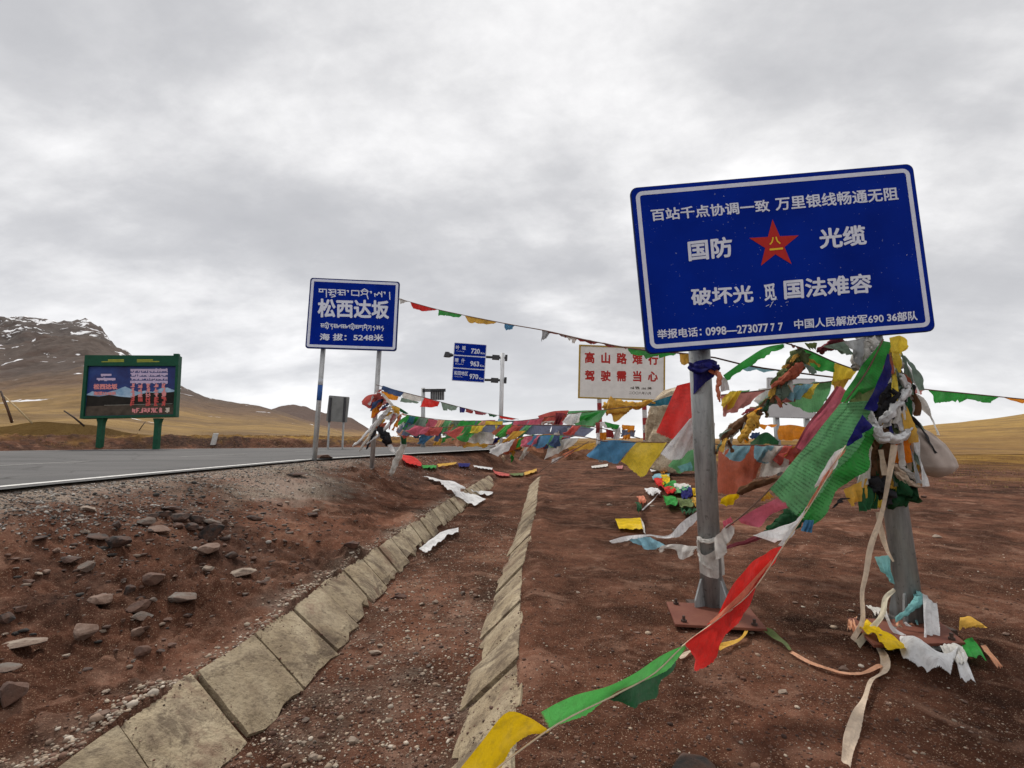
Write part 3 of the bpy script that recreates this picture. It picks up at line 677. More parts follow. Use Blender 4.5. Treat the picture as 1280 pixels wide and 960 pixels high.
scatter('rubble', 1100, lambda r, n: (r.normal(-2.7, .75, n), np.abs(r.normal(4.2, 1.3, n))+.4), lambda r, n: np.exp(r.normal(-4.35, .45, n)), [(.03, .026, .023), (.10, .06, .045), (.16, .12, .095), (.06, .035, .026), (.22, .16, .12)], 16, flat=.4)
scatter('soil_crumbs', 22000, fan(1.5, 14), lambda r, n: np.exp(r.normal(-5.55, .45, n)), SOIL, 12, clump=1)
scatter('gravel', 9000, lambda r, n: ((lambda Y: (ip(Y, iL)+(ip(Y, iR)-ip(Y, iL))*r.random(n), Y))(1.5*(9/1.5)**r.random(n))), lambda r, n: np.exp(r.normal(-5.3, .45, n)), PALE+SOIL, 13)
scatter('gravel', 2600, lambda r, n: ((lambda Y: (ip(Y, kL)-np.abs(r.normal(.01, .07, n)), Y))(1.5*(12/1.5)**r.random(n))), lambda r, n: np.exp(r.normal(-5.0, .4, n)), PALE, 14)
scatter('gravel', 12000, lambda r, n: ((lambda Y: (xroad(Y)+np.abs(r.normal(.1, .75, n)), Y))(3.6*(16/3.6)**r.random(n))), lambda r, n: np.exp(r.normal(-4.85, .4, n)), [(.30, .27, .24), (.45, .42, .38), (.12, .11, .10), (.22, .17, .14), (.05, .045, .04)], 15)
def on_slab(top, inn, zt, zi):
    def s_(r, n): Y = 1.5*(9/1.5)**r.random(n); t = np.clip(np.abs(r.beta(.5, .6, n)), 0, 1); return ip(Y, top)+(ip(Y, inn)-ip(Y, top))*t*1.05, Y
    def z_(X, Y): t = (X-ip(Y, top))/(ip(Y, inn)-ip(Y, top)); return zt+(zi-zt)*t-.012
    return s_, z_
for k_, (tp_, in_, zt_, zi_) in enumerate(((kL, iL, .022, -.195), (kR, iR, .030, -.205))):
    s_, z_ = on_slab(tp_, in_, zt_, zi_); scatter('grit', 1500, s_, lambda r, n: np.exp(r.normal(-5.75, .45, n)), PALE[2:5]+SOIL, 31+k_, zfun=z_)
def blades(name, N, sampler, h, cols, seed):
    """tufts of dry grass, each three bent blades"""
    rng = np.random.default_rng(seed); X, Y = sampler(rng, N); Z = gh(X, Y)
    xr, xf = xroad(Y), xfar(Y); keep = ~((X < xr+.3) & (X > xf-.3)) & (fbm(X*.25, Y*.5, 4, 61) > rng.uniform(-.25, .35, N)); X, Y, Z = X[keep], Y[keep], Z[keep]; N = len(X); P = []
    for k in range(4):
        a = rng.uniform(0, 6.28, N); hh = h*rng.uniform(.5, 1.3, N); w = hh*.16; l = hh*rng.uniform(.3, .9, N)
        dx, dy = np.cos(a), np.sin(a); b0 = np.stack([X-dy*w, Y+dx*w, Z-.02], 1); b1 = np.stack([X+dy*w, Y-dx*w, Z-.02], 1); t = np.stack([X+dx*l, Y+dy*l, Z+hh], 1)
        P.append(np.stack([b0, b1, t], 1))
    P = np.concatenate(P); n = len(P); F = np.arange(n*3).reshape(-1, 3)
    me = bpy.data.meshes.new(name); me.vertices.add(n*3); me.vertices.foreach_set('co', P.ravel()); me.loops.add(n*3); me.loops.foreach_set('vertex_index', F.ravel().astype(np.int32))
    me.polygons.add(n); me.polygons.foreach_set('loop_start', np.arange(0, n*3, 3, dtype=np.int32)); me.polygons.foreach_set('loop_total', np.full(n, 3, np.int32)); me.update()
    pal = np.array(cols)[rng.integers(0, len(cols), n)]*rng.uniform(.6, 1.2, (n, 1))
    me.color_attributes.new('tint', 'FLOAT_COLOR', 'POINT').data.foreach_set('color', np.repeat(np.c_[pal, np.ones(n)], 3, 0).ravel())
    me.materials.append(MATS['pebble']); o = bpy.data.objects.new(name, me); COL.objects.link(o); return tag(o, kind='stuff')
STRAW = [(.40, .25, .07), (.32, .19, .05), (.24, .14, .05), (.12, .065, .035), (.46, .33, .15)]
blades('dry_grass', 22000, lambda r, n: ((lambda px, d: (d*(px), d))(r.uniform(-1.3, -.3, n), 18+35*r.random(n)**1.2)), .055, STRAW, 21)
blades('dry_grass', 14000, lambda r, n: ((lambda t, d: (d*t, d))(r.uniform(.45, 1.25, n), 11+38*r.random(n)**.8)), .04, STRAW, 22)
# ------------------------------------------------------------------ sign boards: a rectangle in space fitted to its four corners
def fit_board(corners, Y, yaw0=0.0, wy=.5, wp=40.):
    px = np.array(corners, float); c0 = px.mean(0); C0 = at(c0[0], c0[1], Y)
    def frame(p):
        yaw, pit, rol = p[2], p[3], p[4]
        R = Matrix.Rotation(yaw, 3, 'Z')@Matrix.Rotation(pit, 3, 'X')@Matrix.Rotation(rol, 3, 'Y')
        C = at(c0[0]+p[0], c0[1]+p[1], Y); return C, R@Vector((1, 0, 0)), R@Vector((0, 0, 1)), R@Vector((0, -1, 0)), p[5], p[6]
    def res(p):
        C, U, V, N, w, h = frame(p); out = []
        for (a, b), q in zip(((-1, 1), (1, 1), (1, -1), (-1, -1)), px):
            x, y = proj(C+U*(a*w/2)+V*(b*h/2)); out += [x-q[0], y-q[1]]
        return np.array(out+[wp*p[3], wy*(p[2]-yaw0)*60])
    w0 = np.linalg.norm(px[1]-px[0])*Y/FPX; h0 = np.linalg.norm(px[3]-px[0])*Y/FPX
    p = np.array([0, 0, yaw0, 0, 0, w0, h0]); lam = .01
    for it in range(60):
        r = res(p); J = np.stack([(res(p+np.eye(7)[k]*1e-5)-r)/1e-5 for k in range(7)], 1)
        dp = np.linalg.solve(J.T@J+lam*np.eye(7), -J.T@r); p = p+dp
    return frame(p)
class Board:
    def __init__(s, corners, Y, **k): s.C, s.U, s.V, s.N, s.w, s.h = fit_board(corners, Y, **k)
    def P(s, x, y, z=0): return s.C+s.U*x+s.V*y+s.N*z
    def loc(s, px, py):
        r = ray(px, py); o = Vector((0, 0, CAMH)); t = (s.C-o).dot(s.N)/r.dot(s.N); q = o+r*t-s.C; return q.dot(s.U), q.dot(s.V)
    def mapv(s, V2, z): return [s.P(x, y, z) for x, y in V2]
    def rrect(s, w, h, r, n=5):
        out = []
        for cx_, cy_, a0 in ((w/2-r, h/2-r, 0), (-w/2+r, h/2-r, 90), (-w/2+r, -h/2+r, 180), (w/2-r, -h/2+r, 270)):
            for k in range(n+1):
                a = math.radians(a0+90*k/n); out.append((cx_+r*math.cos(a), cy_+r*math.sin(a)))
        return out
    def plate(s, name, w, h, r, z0, z1, mat, parent, cx=0, cy=0, bev=.003):
        o = [(x+cx, y+cy) for x, y in s.rrect(w, h, max(r, .002), 5 if r else 1)]; n = len(o)
        oi = [(x+cx, y+cy) for x, y in s.rrect(w-2*bev, h-2*bev, max(r-bev, .001), 5 if r else 1)]
        V = [s.P(x, y, z0) for x, y in o]+[s.P(x, y, z1-bev) for x, y in o]+[s.P(x, y, z1) for x, y in oi]
        F = [(i, (i+1) % n, n+(i+1) % n, n+i) for i in range(n)]+[(n+i, n+(i+1) % n, 2*n+(i+1) % n, 2*n+i) for i in range(n)]+[tuple(range(n))[::-1], tuple(range(2*n, 3*n))]
        return mk(name, V, F, mat, parent)
    def ring(s, name, w, h, r, wid, z0, z1, mat, parent, ragged=0):
        a, b_ = s.rrect(w, h, r, 6), s.rrect(w-2*wid, h-2*wid, max(r-wid, .002), 6); n = len(a)
        V = s.mapv(a, z1)+s.mapv(b_, z1)+s.mapv(a, z0)+s.mapv(b_, z0); F = []
        for i in range(n):
            j = (i+1) % n; F += [(i, j, n+j, n+i), (i, 2*n+i, 2*n+j, j), (n+i, n+j, 3*n+j, 3*n+i)]
        return mk(name, V, F, mat, parent)
    def poly(s, name, pts, z, mat, parent, th=.001, px=True):
        """flat print: outline given as points on the board"""
        L_ = [s.loc(*p) if px else p for p in pts]
        ar = sum(L_[i][0]*L_[(i+1) % len(L_)][1]-L_[(i+1) % len(L_)][0]*L_[i][1] for i in range(len(L_)))
        if ar < 0: L_ = L_[::-1]
        n = len(L_); V = s.mapv(L_, z)+s.mapv(L_, z-th); F = [tuple(range(n))]+[(i, n+i, n+(i+1) % n, (i+1) % n) for i in range(n)]
        return mk(name, V, F, mat, parent)
TCACHE = {}
def text_mesh(s, bold):
    if (s, bold) in TCACHE: return TCACHE[(s, bold)]
    cu = bpy.data.curves.new('t', 'FONT'); cu.body = s; cu.size = 1; cu.resolution_u = 3; cu.fill_mode = 'FRONT'
    o = bpy.data.objects.new('t', cu); COL.objects.link(o)
    dg = bpy.context.evaluated_depsgraph_get(); dg.update(); me = bpy.data.meshes.new_from_object(o.evaluated_get(dg))
    V = np.array([v.co[:2] for v in me.vertices]); F = [list(p.vertices) for p in me.polygons]
    bpy.data.objects.remove(o); bpy.data.curves.remove(cu); bpy.data.meshes.remove(me)
    Z = np.zeros(len(V))
    if bold:        # a heavier face: the outline swept round a small circle, each copy a hair in front of the last
        n = len(V); VV, ZZ, FF = [V], [Z], list(F)
        for k in range(8):
            a = k*math.pi/4; VV.append(V+np.array([math.cos(a), math.sin(a)])*bold*1.15); ZZ.append(Z+(k+1)*4e-5); FF += [[i+n*(k+1) for i in f] for f in F]
        V, Z, F = np.concatenate(VV), np.concatenate(ZZ), FF
    TCACHE[(s, bold)] = (V, Z, F); return V, Z, F
def write(bd, s, BL, BR, TL, mat, parent, z=.004, bold=.018, name='lettering', sub=None):
    V, Z_, F = text_mesh(s, bold)
    lo, hi = V.min(0), V.max(0); t = (V-lo)/(hi-lo)
    a, b_, c = (np.array(bd.loc(*p)) for p in (BL, BR, TL))
    Q = a+t[:, :1]*(b_-a)+t[:, 1:]*(c-a)
    return mk(name, [bd.P(x, y, z+q) for (x, y), q in zip(Q, Z_)], F, mat, parent)
# letters of the Tibetan script as pen strokes on a head line at y=0
G = {
 'g': [[(0, 0), (1, 0), (1, -1.3)], [(.1, 0), (0, -.45), (.5, -.45), (.5, -.1)]],
 's': [[(0, 0), (1, 0), (1, -.8)], [(.1, 0), (.5, -.42), (1, -.35)], [(0, -.5), (.45, -.5), (.2, -.85)]],
 'su': [[(0, 0), (1, 0), (1, -.7)], [(.1, 0), (.5, -.42), (1, -.35)], [(0, -.5), (.45, -.5), (.2, -.85)], [(.2, -.95), (.7, -.85), (.95, -1.1), (.4, -1.3)]],
 'm': [[(0, 0), (1, 0), (1, -.85)], [(.15, 0), (.4, -.35), (0, -.5)], [(1, -.4), (.45, -.42), (.2, -.8), (.7, -.82)]],
 'b': [[(0, 0), (.02, -.78), (1, -.78)], [(0, 0), (1, 0), (1, -.9)]],
 'ny': [[(0, 0), (1, 0), (.82, -.5), (1, -1.3)], [(.1, -.05), (.3, -.5), (0, -.75)], [(.3, -.5), (.82, -.5)], [(.2, .15), (.5, .38), (.9, .12)]],
 'l': [[(1, .05), (1, -.85)], [(1, -.55), (.6, -.12), (.35, -.6), (0, -.35), (.05, -.85)]],
 't': [[(0, -.05), (.3, -.05), (.25, -.3)]],
 '|': [[(.3, 0), (.35, -1.25)]],
 'r': [[(0, 0), (.8, 0), (.45, -.4), (.9, -.5), (.5, -.9)]],
 'd': [[(0, 0), (1, 0), (.4, -.4), (.9, -.6), (.8, -1.3)]],
 'i': [[(0, 0), (1, 0), (1, -.9)], [(0, -.45), (.6, -.45), (.3, -.85)], [(.1, .12), (.5, .42), (.95, .15)], [(.1, -1), (.9, -1), (.6, -1.3)]],
 'k': [[(0, 0), (1, 0)], [(.5, 0), (.45, -.5), (.05, -.8)], [(.95, 0), (.9, -1.2)]],
 'n': [[(.7, .1), (.2, -.3), (.9, -.5), (.5, -1.2)]]}
def strokes(bd, lines, wid, z, name, mat, parent):
    V, F = [], []; k = 0
    for ln in lines:
        for (x0, y0), (x1, y1) in zip(ln[:-1], ln[1:]):
            d = np.array([x1-x0, y1-y0]); l = np.hypot(*d)
            if l < 1e-6: continue
            d = d/l; n_ = np.array([-d[1], d[0]])*wid/2; e = d*wid*.35
            zz = z+k*2e-5; k = (k+1) % 40
            q = [np.array([x0, y0])-e-n_, np.array([x1, y1])+e-n_, np.array([x1, y1])+e+n_, np.array([x0, y0])-e+n_]
            b0 = len(V); V += [bd.P(a[0], a[1], zz) for a in q]; F.append((b0, b0+1, b0+2, b0+3))
    return mk(name, V, F, mat, parent)
def tib(bd, seq, TL, TR, hpx, mat, parent, wid, z=.004):
    """seq is a list of glyph keys; TL..TR the head line in the photo, hpx the letter height"""
    a, b_ = np.array(bd.loc(*TL)), np.array(bd.loc(*TR)); c = np.array(bd.loc(TL[0], TL[1]+hpx)); hh = np.linalg.norm(c-a)
    ws = [.35 if g in ('t', '|') else 1.0 for g in seq]; tot = sum(ws)+.28*(len(seq)-1); u = (b_-a)/tot; vdir = (a-c)/1.3; x = 0; L_ = []
    for g, w in zip(seq, ws):
        for ln in G[g]: L_.append([tuple(a+u*(x+p[0]*(w if w == 1 else .6))+vdir*p[1]) for p in ln])
        x += w+.28
    return strokes(bd, L_, wid, z, 'tibetan_lettering', mat, parent)

def blue_sheet():
    m, nt, b, out = newmat('sign_blue')
    a = tnoise(nt, 2.5, 4, .5); g = tnoise(nt, 60, 3, .6)
    c = ramp(nt, a, [(.3, (.001, .016, .23)), (.7, (.002, .025, .33))])
    c = mixc(nt, math_(nt, 'MULTIPLY', ramp(nt, g, [(.70, (0, 0, 0)), (.74, (1, 1, 1))]), .5), c, (.4, .45, .55))
    nt.links.new(c, b.inputs['Base Color']); b.inputs['Roughness'].default_value = .5; b.inputs['Specular IOR Level'].default_value = .03; return m
BLUE = blue_sheet()
SWHITE = plain('sign_white', (.74, .78, .90), .55, 0, .10, 20, bumpd=0)
NAVYEDGE = plain('sign_edge', (.006, .02, .11), .5, 0, .3, 12, bumpd=0)
SBACK = plain('sign_back_aluminium', (.30, .31, .31), .5, .4, .3, 5)
GALV = galv('galvanised_steel', (.33, .35, .35), .5)
GALVL = galv('galvanised_steel_light', (.46, .47, .47), .2)
PRIMER = plain('rusty_primer', (.17, .062, .040), .75, 0, .35, 9, (.14, .045, .03), .004)
BOLT = plain('rusted_bolt', (.07, .04, .03), .7, .3, .3, 20)
BLUEPAINT = plain('blue_paint_smear', (.04, .12, .38), .6, 0, .4, 10)
REDP = plain('sign_red', (.50, .02, .015), .55, 0, .12, 20, bumpd=0)
YELP = plain('sign_yellow', (.85, .55, .03), .55, 0, .1, 20, bumpd=0)

# ------------------------------------------------------------------ 1. the big leaning sign in front
B1 = Board([(789.6, 234.6), (1138.5, 201.8), (1170.5, 412.8), (803.2, 442)], 3.05, yaw0=-.05, wy=.2, wp=12.)
base1, base2 = ground(891, 765), ground(1141, 786)
base1 = Vector((base1.x, base1.y, gz(base1.x, base1.y)+.045)); base2 = Vector((base2.x, base2.y, gz(base2.x, base2.y)+.05))
big_sign = thing('road_sign', (base1.x, base1.y, 0), 'large blue sign with red star, tilted on two thick steel posts at the right', 'sign')
R1 = .045
B1.plate('board', B1.w, B1.h, R1, -.022, 0, NAVYEDGE, big_sign)
B1.plate('blue_sheet', B1.w-.012, B1.h-.012, R1, .0005, .002, BLUE, big_sign, bev=.0005)
B1.ring('border', B1.w-.062, B1.h-.062, R1, .026, .0021, .0035, SWHITE, big_sign)
for yy in (.33, -.33): B1.plate('rail', B1.w*.9, .05, 0, -.055, -.023, GALV, big_sign, cy=yy*B1.h)
T1 = [('百站千点协调一致', (814.4, 277), (962.5, 264.6), (812.6, 262)), ('万里银线畅通无阻', (969.5, 263.8), (1123, 250.2), (967.8, 247.2)),
      ('国防', (860.8, 327), (916, 321), (858.8, 301.5)), ('光缆', (1024.7, 311.6), (1083.4, 306), (1022, 286.5)),
      ('破坏光', (864.4, 382.5), (942, 377.5), (862.6, 361)), ('觅', (955.4, 376.6), (970.6, 375.6), (953.6, 355)), ('国法难容', (980, 374.6), (1090, 366), (978.6, 350)),
      ('举报电话：', (821.6, 424), (877, 420.3), (821, 412.2)), ('0998—273077', (882.2, 420.0), (960.5, 414.7), (881.3, 409.6)), ('7', (963.2, 414.4), (968.2, 414.1), (962.6, 404.4)), ('7', (972.6, 413.7), (978.5, 413.3), (972, 403.6)),
      ('中国人民解放军690', (992.6, 411.6), (1104.5, 403.6), (991.9, 399.6)), ('36部队', (1108.5, 402.8), (1146.6, 400.4), (1107.8, 391.0))]
for s, a, b_, c in T1: write(B1, s, a, b_, c, SWHITE, big_sign, z=.004, bold=.020 if len(s) > 4 else .026)
cx_, cy_ = B1.loc(967.8, 305.8); r_ = np.hypot(*(np.array(B1.loc(965.2, 274.5))-np.array((cx_, cy_))))
ta = math.atan2(B1.loc(965.2, 274.5)[1]-cy_, B1.loc(965.2, 274.5)[0]-cx_)
star = [(cx_+(r_ if k % 2 == 0 else r_*.39)*math.cos(ta+k*math.pi/5), cy_+(r_ if k % 2 == 0 else r_*.39)*math.sin(ta+k*math.pi/5)) for k in range(10)]
def starmesh(name, pts, c, z, mat, parent, th=.001):
    n = len(pts); V = [B1.P(*c, z)]+[B1.P(x, y, z) for x, y in pts]; return mk(name, V, [(0, 1+i, 1+(i+1) % n) for i in range(n)], mat, parent)
st = starmesh('star_emblem', star, (cx_, cy_), .004, REDP, big_sign)
write(B1, '八', (961.3, 306.4), (975.4, 305.2), (960.8, 297), YELP, st, z=.0052, bold=.025, name='emblem_character')
write(B1, '一', (961.6, 313.6), (978.4, 312.0), (961.4, 311.2), YELP, st, z=.0052, bold=.02, name='emblem_character')
# flecks where the white film has peeled
rr = random.Random(5); fl = []
for k in range(26):
    x, y = rr.choice([(812+rr.random()*330, 243+rr.random()*6), (945+rr.random()*40, 372+rr.random()*12), (880+rr.random()*60, 378+rr.random()*6), (rr.uniform(830, 1140), rr.uniform(240, 415))]); a = np.array(B1.loc(x, y)); l = rr.uniform(.002, .008); t = rr.random()*3
    fl.append([tuple(a), tuple(a+np.array([math.cos(t), math.sin(t)])*l)])
strokes(B1, fl, .0022, .0046, 'peeled_fleck', SWHITE, big_sign)['kind'] = 'stuff'
strokes(B1, [[tuple(B1.loc(966, 377)), tuple(B1.loc(962, 384))], [tuple(B1.loc(957, 383)), tuple(B1.loc(961, 381))]], .003, .0046, 'peeled_strip', SWHITE, big_sign)
def post(board_pt, base, r, name='post', parent=None, mat=GALV):
    m = MB(); a = Vector(base); b_ = Vector(board_pt); m.cyl(a, b_, r, r, 28); o = m.build(name, mat, parent, False)
    for p in o.data.polygons: p.use_smooth = len(p.vertices) == 4
    return o
def under(bd, px, py, off=.1):      # the spot on the ground straight below a point of a board
    x, y = bd.loc(px, py); q = bd.P(x, y, -off); return Vector((q.x, q.y, gz(q.x, q.y)-.1))
def behind(bd, px, py, r, ext=.0):
    x, y = bd.loc(px, py); return bd.P(x, y, -.06-r)
PR = .068
top1 = behind(B1, 876, 300, PR); top2 = behind(B1, 1087, 290, PR)
post(top1, base1+Vector((0, 0, .0)), PR, parent=big_sign)
post(top2, base2, PR-.004, parent=big_sign)
def base_plate(c, px4, th=.016, lift=0):
    cc = [onz(x, y, c.z) for x, y in px4]; m = MB(); n = 4
    m.add([p+Vector((0, 0, 0)) for p in cc]+[p-Vector((0, 0, th)) for p in cc], [(0, 3, 2, 1), (4, 5, 6, 7)]+[(i, (i+1) % 4, 4+(i+1) % 4, 4+i) for i in range(4)])
    o = m.build('base_plate', PRIMER, big_sign); bv = o.modifiers.new('b', 'BEVEL'); bv.width = .002
    ctr = sum(cc, Vector())/4
    for p in cc:
        for q in (.22,):
            s_ = p.lerp(ctr, q); b = MB(); b.cyl(s_+Vector((0, 0, -.01)), s_+Vector((0, 0, .012)), .017, n=6); b.cyl(s_+Vector((0, 0, .012)), s_+Vector((0, 0, .034)), .009, n=8); b.build('bolt', BOLT, o)
    return o, ctr
bp1, c1 = base_plate(base1, [(833, 752), (935, 757), (959, 786), (844, 780)])
bp2, c2 = base_plate(base2, [(1060, 772), (1174, 776), (1207, 803), (1092, 806)])
def gusset(parent, base, r, ang, h=.17, w=.075):
    d = Vector((math.cos(ang), math.sin(ang), 0)); n_ = Vector((-d.y, d.x, 0))*.006; a = base+d*(r*.96)
    prof = [a, a+d*w, a+d*w+Vector((0, 0, h*.25)), a+d*.022+Vector((0, 0, h)), a+Vector((0, 0, h))]
    V = [p+n_ for p in prof]+[p-n_ for p in prof]; k = 5
    return mk('gusset', V, [tuple(range(k))[::-1], tuple(range(k, 2*k))]+[(i, (i+1) % k, k+(i+1) % k, k+i) for i in range(k)], GALV, parent)
for k in range(4): gusset(bp1, base1, PR, -1.2+k*math.pi/2); gusset(bp2, base2, PR-.004, -1.0+k*math.pi/2, .16, .05)
for (bp, c, s_) in ((bp1, base1, 0), (bp2, base2, 1)):
    m = MB(); m.box(c+Vector((.02, .02, -.055)), .14, .14, .04); m.build('footing', SM['dark'], bp)

# ------------------------------------------------------------------ 2. pass name sign at the left
B2 = Board([(388.6, 346.8), (500.9, 352.3), (495.6, 438.4), (381.7, 435.8)], 10.6, yaw0=.15, wy=.3, wp=20.)
def post_base(px, py): g = ground(px, py); return Vector((g.x, g.y, gz(g.x, g.y)-.1))
p2a, p2b = post_base(392.5, 576), post_base(464.5, 585)
pass_sign = thing('road_sign', (p2a.x, p2a.y, 0), 'blue mountain pass sign in Tibetan and Chinese giving height 5248, on two slim posts', 'sign')
B2.plate('board', B2.w, B2.h, .06, -.03, 0, NAVYEDGE, pass_sign)
B2.plate('blue_sheet', B2.w-.04, B2.h-.04, .06, .0005, .003, BLUE, pass_sign, bev=.001)
B2.ring('border', B2.w-.06, B2.h-.06, .05, .055, .004, .007, SWHITE, pass_sign)
write(B2, '松西达坂', (397.2, 396.9), (486.6, 399), (397.4, 373.2), SWHITE, pass_sign, z=.009, bold=.030)
write(B2, '海 拔：5248米', (399.6, 425.6), (479.3, 426.5), (399.9, 416.8), SWHITE, pass_sign, z=.009, bold=.026)
tib(B2, ['g', 'su', 'm', 't', 'b', 'ny', 't', 'l', 't', '|'], (399, 361.5), (488.5, 365.5), 9.5, SWHITE, pass_sign, .022, .009)
tib(B2, ['m', 'i', 'd', 'm', 'l', 'm', 'l', 'i', 'm', 'g', 'ny', 'k', 'n', 's', 'n'], (401, 404.8), (480, 408.2), 6.2, SWHITE, pass_sign, .016, .009)
q = post(behind(B2, 403.5, 420, .05), p2a, .052, parent=pass_sign, mat=GALVL); post(behind(B2, 474, 422, .05), p2b, .052, parent=pass_sign, mat=GALVL)
m = MB(); a_ = p2a; b_ = behind(B2, 403.5, 420, .05); m.cyl(a_.lerp(b_, .50), a_.lerp(b_, .62), .0535, n=20); o = m.build('paint_smear', BLUEPAINT, q, True)
m = MB(); m.cyl(a_.lerp(b_, .62), a_.lerp(b_, .67), .0532, n=20); m.build('paint_smear', plain('pale_smear', (.55, .58, .62), .7), q, True)
for yy in (.3, -.38): B2.plate('rail', B2.w*.94, .07, 0, -.06, -.031, GALVL, pass_sign, cy=yy*B2.h)

# ------------------------------------------------------------------ 3. distance sign on a cantilever pole
B3 = Board([(567.9, 428.4), (608.7, 430.4), (605.4, 478.4), (564.4, 475.6)], 21.6, yaw0=.1, wy=.5, wp=25.)
pb = post_base(625, 562)
dist_sign = thing('road_sign', (pb.x, pb.y, 0), 'blue distance sign with three town names hung from a tall pole in the middle', 'sign')
B3.plate('board', B3.w, B3.h, .03, -.05, 0, SWHITE, dist_sign)
ph = B3.h/3
for k, (txt, sub_, km) in enumerate((('叶  城', 'Yecheng', '720'), ('喀  什', 'Kashi', '963'), ('和田地区', 'Hetian Diqu', '970'))):
    cy = B3.h/2-ph*(k+.5); B3.plate('panel', B3.w-.06, ph-.05, 0, .001, .008, BLUE, dist_sign, cy=cy, bev=.001)
    def W(s_, x0, x1, y0, y1, bold):
        V, Z_, F = text_mesh(s_, bold); lo, hi = V.min(0), V.max(0); t = (V-lo)/(hi-lo)
        mk('lettering', [B3.P(B3.w*(-.5+x0+(x1-x0)*a), cy+ph*(-.5+y0+(y1-y0)*b), 0.011+q) for (a, b), q in zip(t, Z_)], F, SWHITE, dist_sign)
    if k < 2: W(txt[0], .06, .17, .45, .78, .02); W(txt[-1], .25, .36, .45, .78, .02)
    else: W(txt, .06, .48, .45, .78, .02)
    W(sub_, .08, .32, .28, .38, .0); W(km, .53, .80, .22, .62, .028); W('Km', .83, .96, .22, .38, .02)
def arm(bd, parent, px0, px1, mat, r, zoff=-.09):
    a = bd.loc(*px0); b_ = bd.loc(*px1); m = MB(); m.cyl(bd.P(*a, zoff), bd.P(*b_, zoff), r, n=12); return m.build('arm', mat, parent)
lp = B3.loc(627, 447); pt = B3.P(*lp, -.09); ptop = B3.P(*B3.loc(628.5, 441), -.09)
m = MB(); m.cyl(pb, ptop, .10, .09, 20); o = m.build('pole', plain('weathered_white_pole', (.75, .76, .77), .6, 0, .3, 4, sc=(5, 5, .6)), dist_sign, True)
for k in range(7):
    z0 = pb.z+.25+k*.16; m = MB(); m.cyl((pb.x+(ptop.x-pb.x)*0, pb.y, z0), (pb.x, pb.y, z0+.155), .106, n=16, cap=False)
    m.build('warning_band', plain('band_yellow', (.75, .50, .05), .6) if k % 2 else plain('band_black', (.02, .02, .02), .6), o)
DARKST = plain('dark_steel', (.06, .06, .065), .5, .5, .3, 8)
for p0, p1, pc in (((558, 443), (633, 446.8), (620, 446.2)), ((567, 473.5), (632, 475), (618.5, 475))):
    arm(B3, dist_sign, p0, p1, DARKST, .055, -.14)
    m = MB(); c = B3.P(*B3.loc(*pc), -.14); m.box(c, .16, .1, .10, B3.U, B3.N, B3.V); m.build('clamp', DARKST, dist_sign)
    m = MB(); c = B3.P(*B3.loc(*p1), -.14); m.box(c, .05, .10, .13, B3.U, B3.N, B3.V); m.build('flange', DARKST, dist_sign)
m = MB(); c = B3.P(*B3.loc(559.5, 443), -.10); m.cyl(c-B3.V*.10-B3.U*.02, c+B3.V*.12-B3.U*.02, .16, .10, 12); m.tube([c-B3.U*.12, c+B3.U*.2], [.12, .08], 10); m.build('end_lamp', DARKST, dist_sign)

# ------------------------------------------------------------------ 4. white warning board with red characters
B4 = Board([(725.5, 432.6), (830.8, 435.6), (829.6, 500.6), (723.4, 496.4)], 24.0, yaw0=.1, wy=.3, wp=20.)
p4a, p4b = under(B4, 749.5, 470), under(B4, 805.5, 470)
warn = thing('warning_board', (p4a.x, p4a.y, 0), 'white board with two rows of red characters and a thin yellow frame', 'sign')
WB = plain('white_board_paint', (.82, .81, .78), .6, 0, .13, 3)
B4.plate('board', B4.w, B4.h, 0, -.06, 0, WB, warn)
FR = plain('frame_yellow', (.45, .30, .06), .6, 0, .3, 12)
B4.ring('frame', B4.w+.09, B4.h+.09, .01, .07, -.07, .02, FR, warn)
RED4 = plain('board_red', (.50, .035, .03), .6, 0, .25, 15, bumpd=0)
write(B4, '高  山  路  难  行', (730.9, 454), (822.9, 456.4), (731, 439.7), RED4, warn, .004, .035)
write(B4, '驾  驶  需  当  心', (730.9, 476.3), (822.4, 477.4), (731, 462.6), RED4, warn, .004, .035)
INK = plain('board_ink', (.10, .085, .07), .7, bumpd=0)
def scribble(bd, x0, x1, y0, y1, n, mat, parent, wid, z, seed=0, name='lettering', px=True):
    rg = random.Random(seed); L_ = []
    A = bd.loc(x0, y0) if px else (x0, y0); D = bd.loc(x1, y1) if px else (x1, y1)
    cw = (D[0]-A[0])/n; h = D[1]-A[1]
    for k in range(n):
        bx = A[0]+cw*(k+.12); w = cw*.76
        def p(a, b): return (bx+w*a, A[1]+h*b)
        for t in range(rg.randint(2, 3)): y = rg.choice((.08, .3, .5, .72, .95)); a = rg.choice((0, .1, .3)); L_.append([p(a, y), p(rg.choice((.8, 1)), y)])
        for t in range(rg.randint(2, 3)): x = rg.choice((.12, .35, .5, .68, .9)); L_.append([p(x, rg.choice((0, .1, .3))), p(x+rg.choice((-.15, 0, 0, .15)), rg.choice((.8, 1)))])
        if rg.random() < .6: L_.append([p(.5, .4), p(rg.choice((.05, .95)), 1)])
    return strokes(bd, L_, wid, z, name, mat, parent)
scribble(B4, 785.5, 816, 483, 487, 4, INK, warn, .022, .004, 3)
write(B4, '二〇〇八年八月', (786.2, 492.8), (813.5, 493.4), (786.2, 489.2), INK, warn, .004, .01)
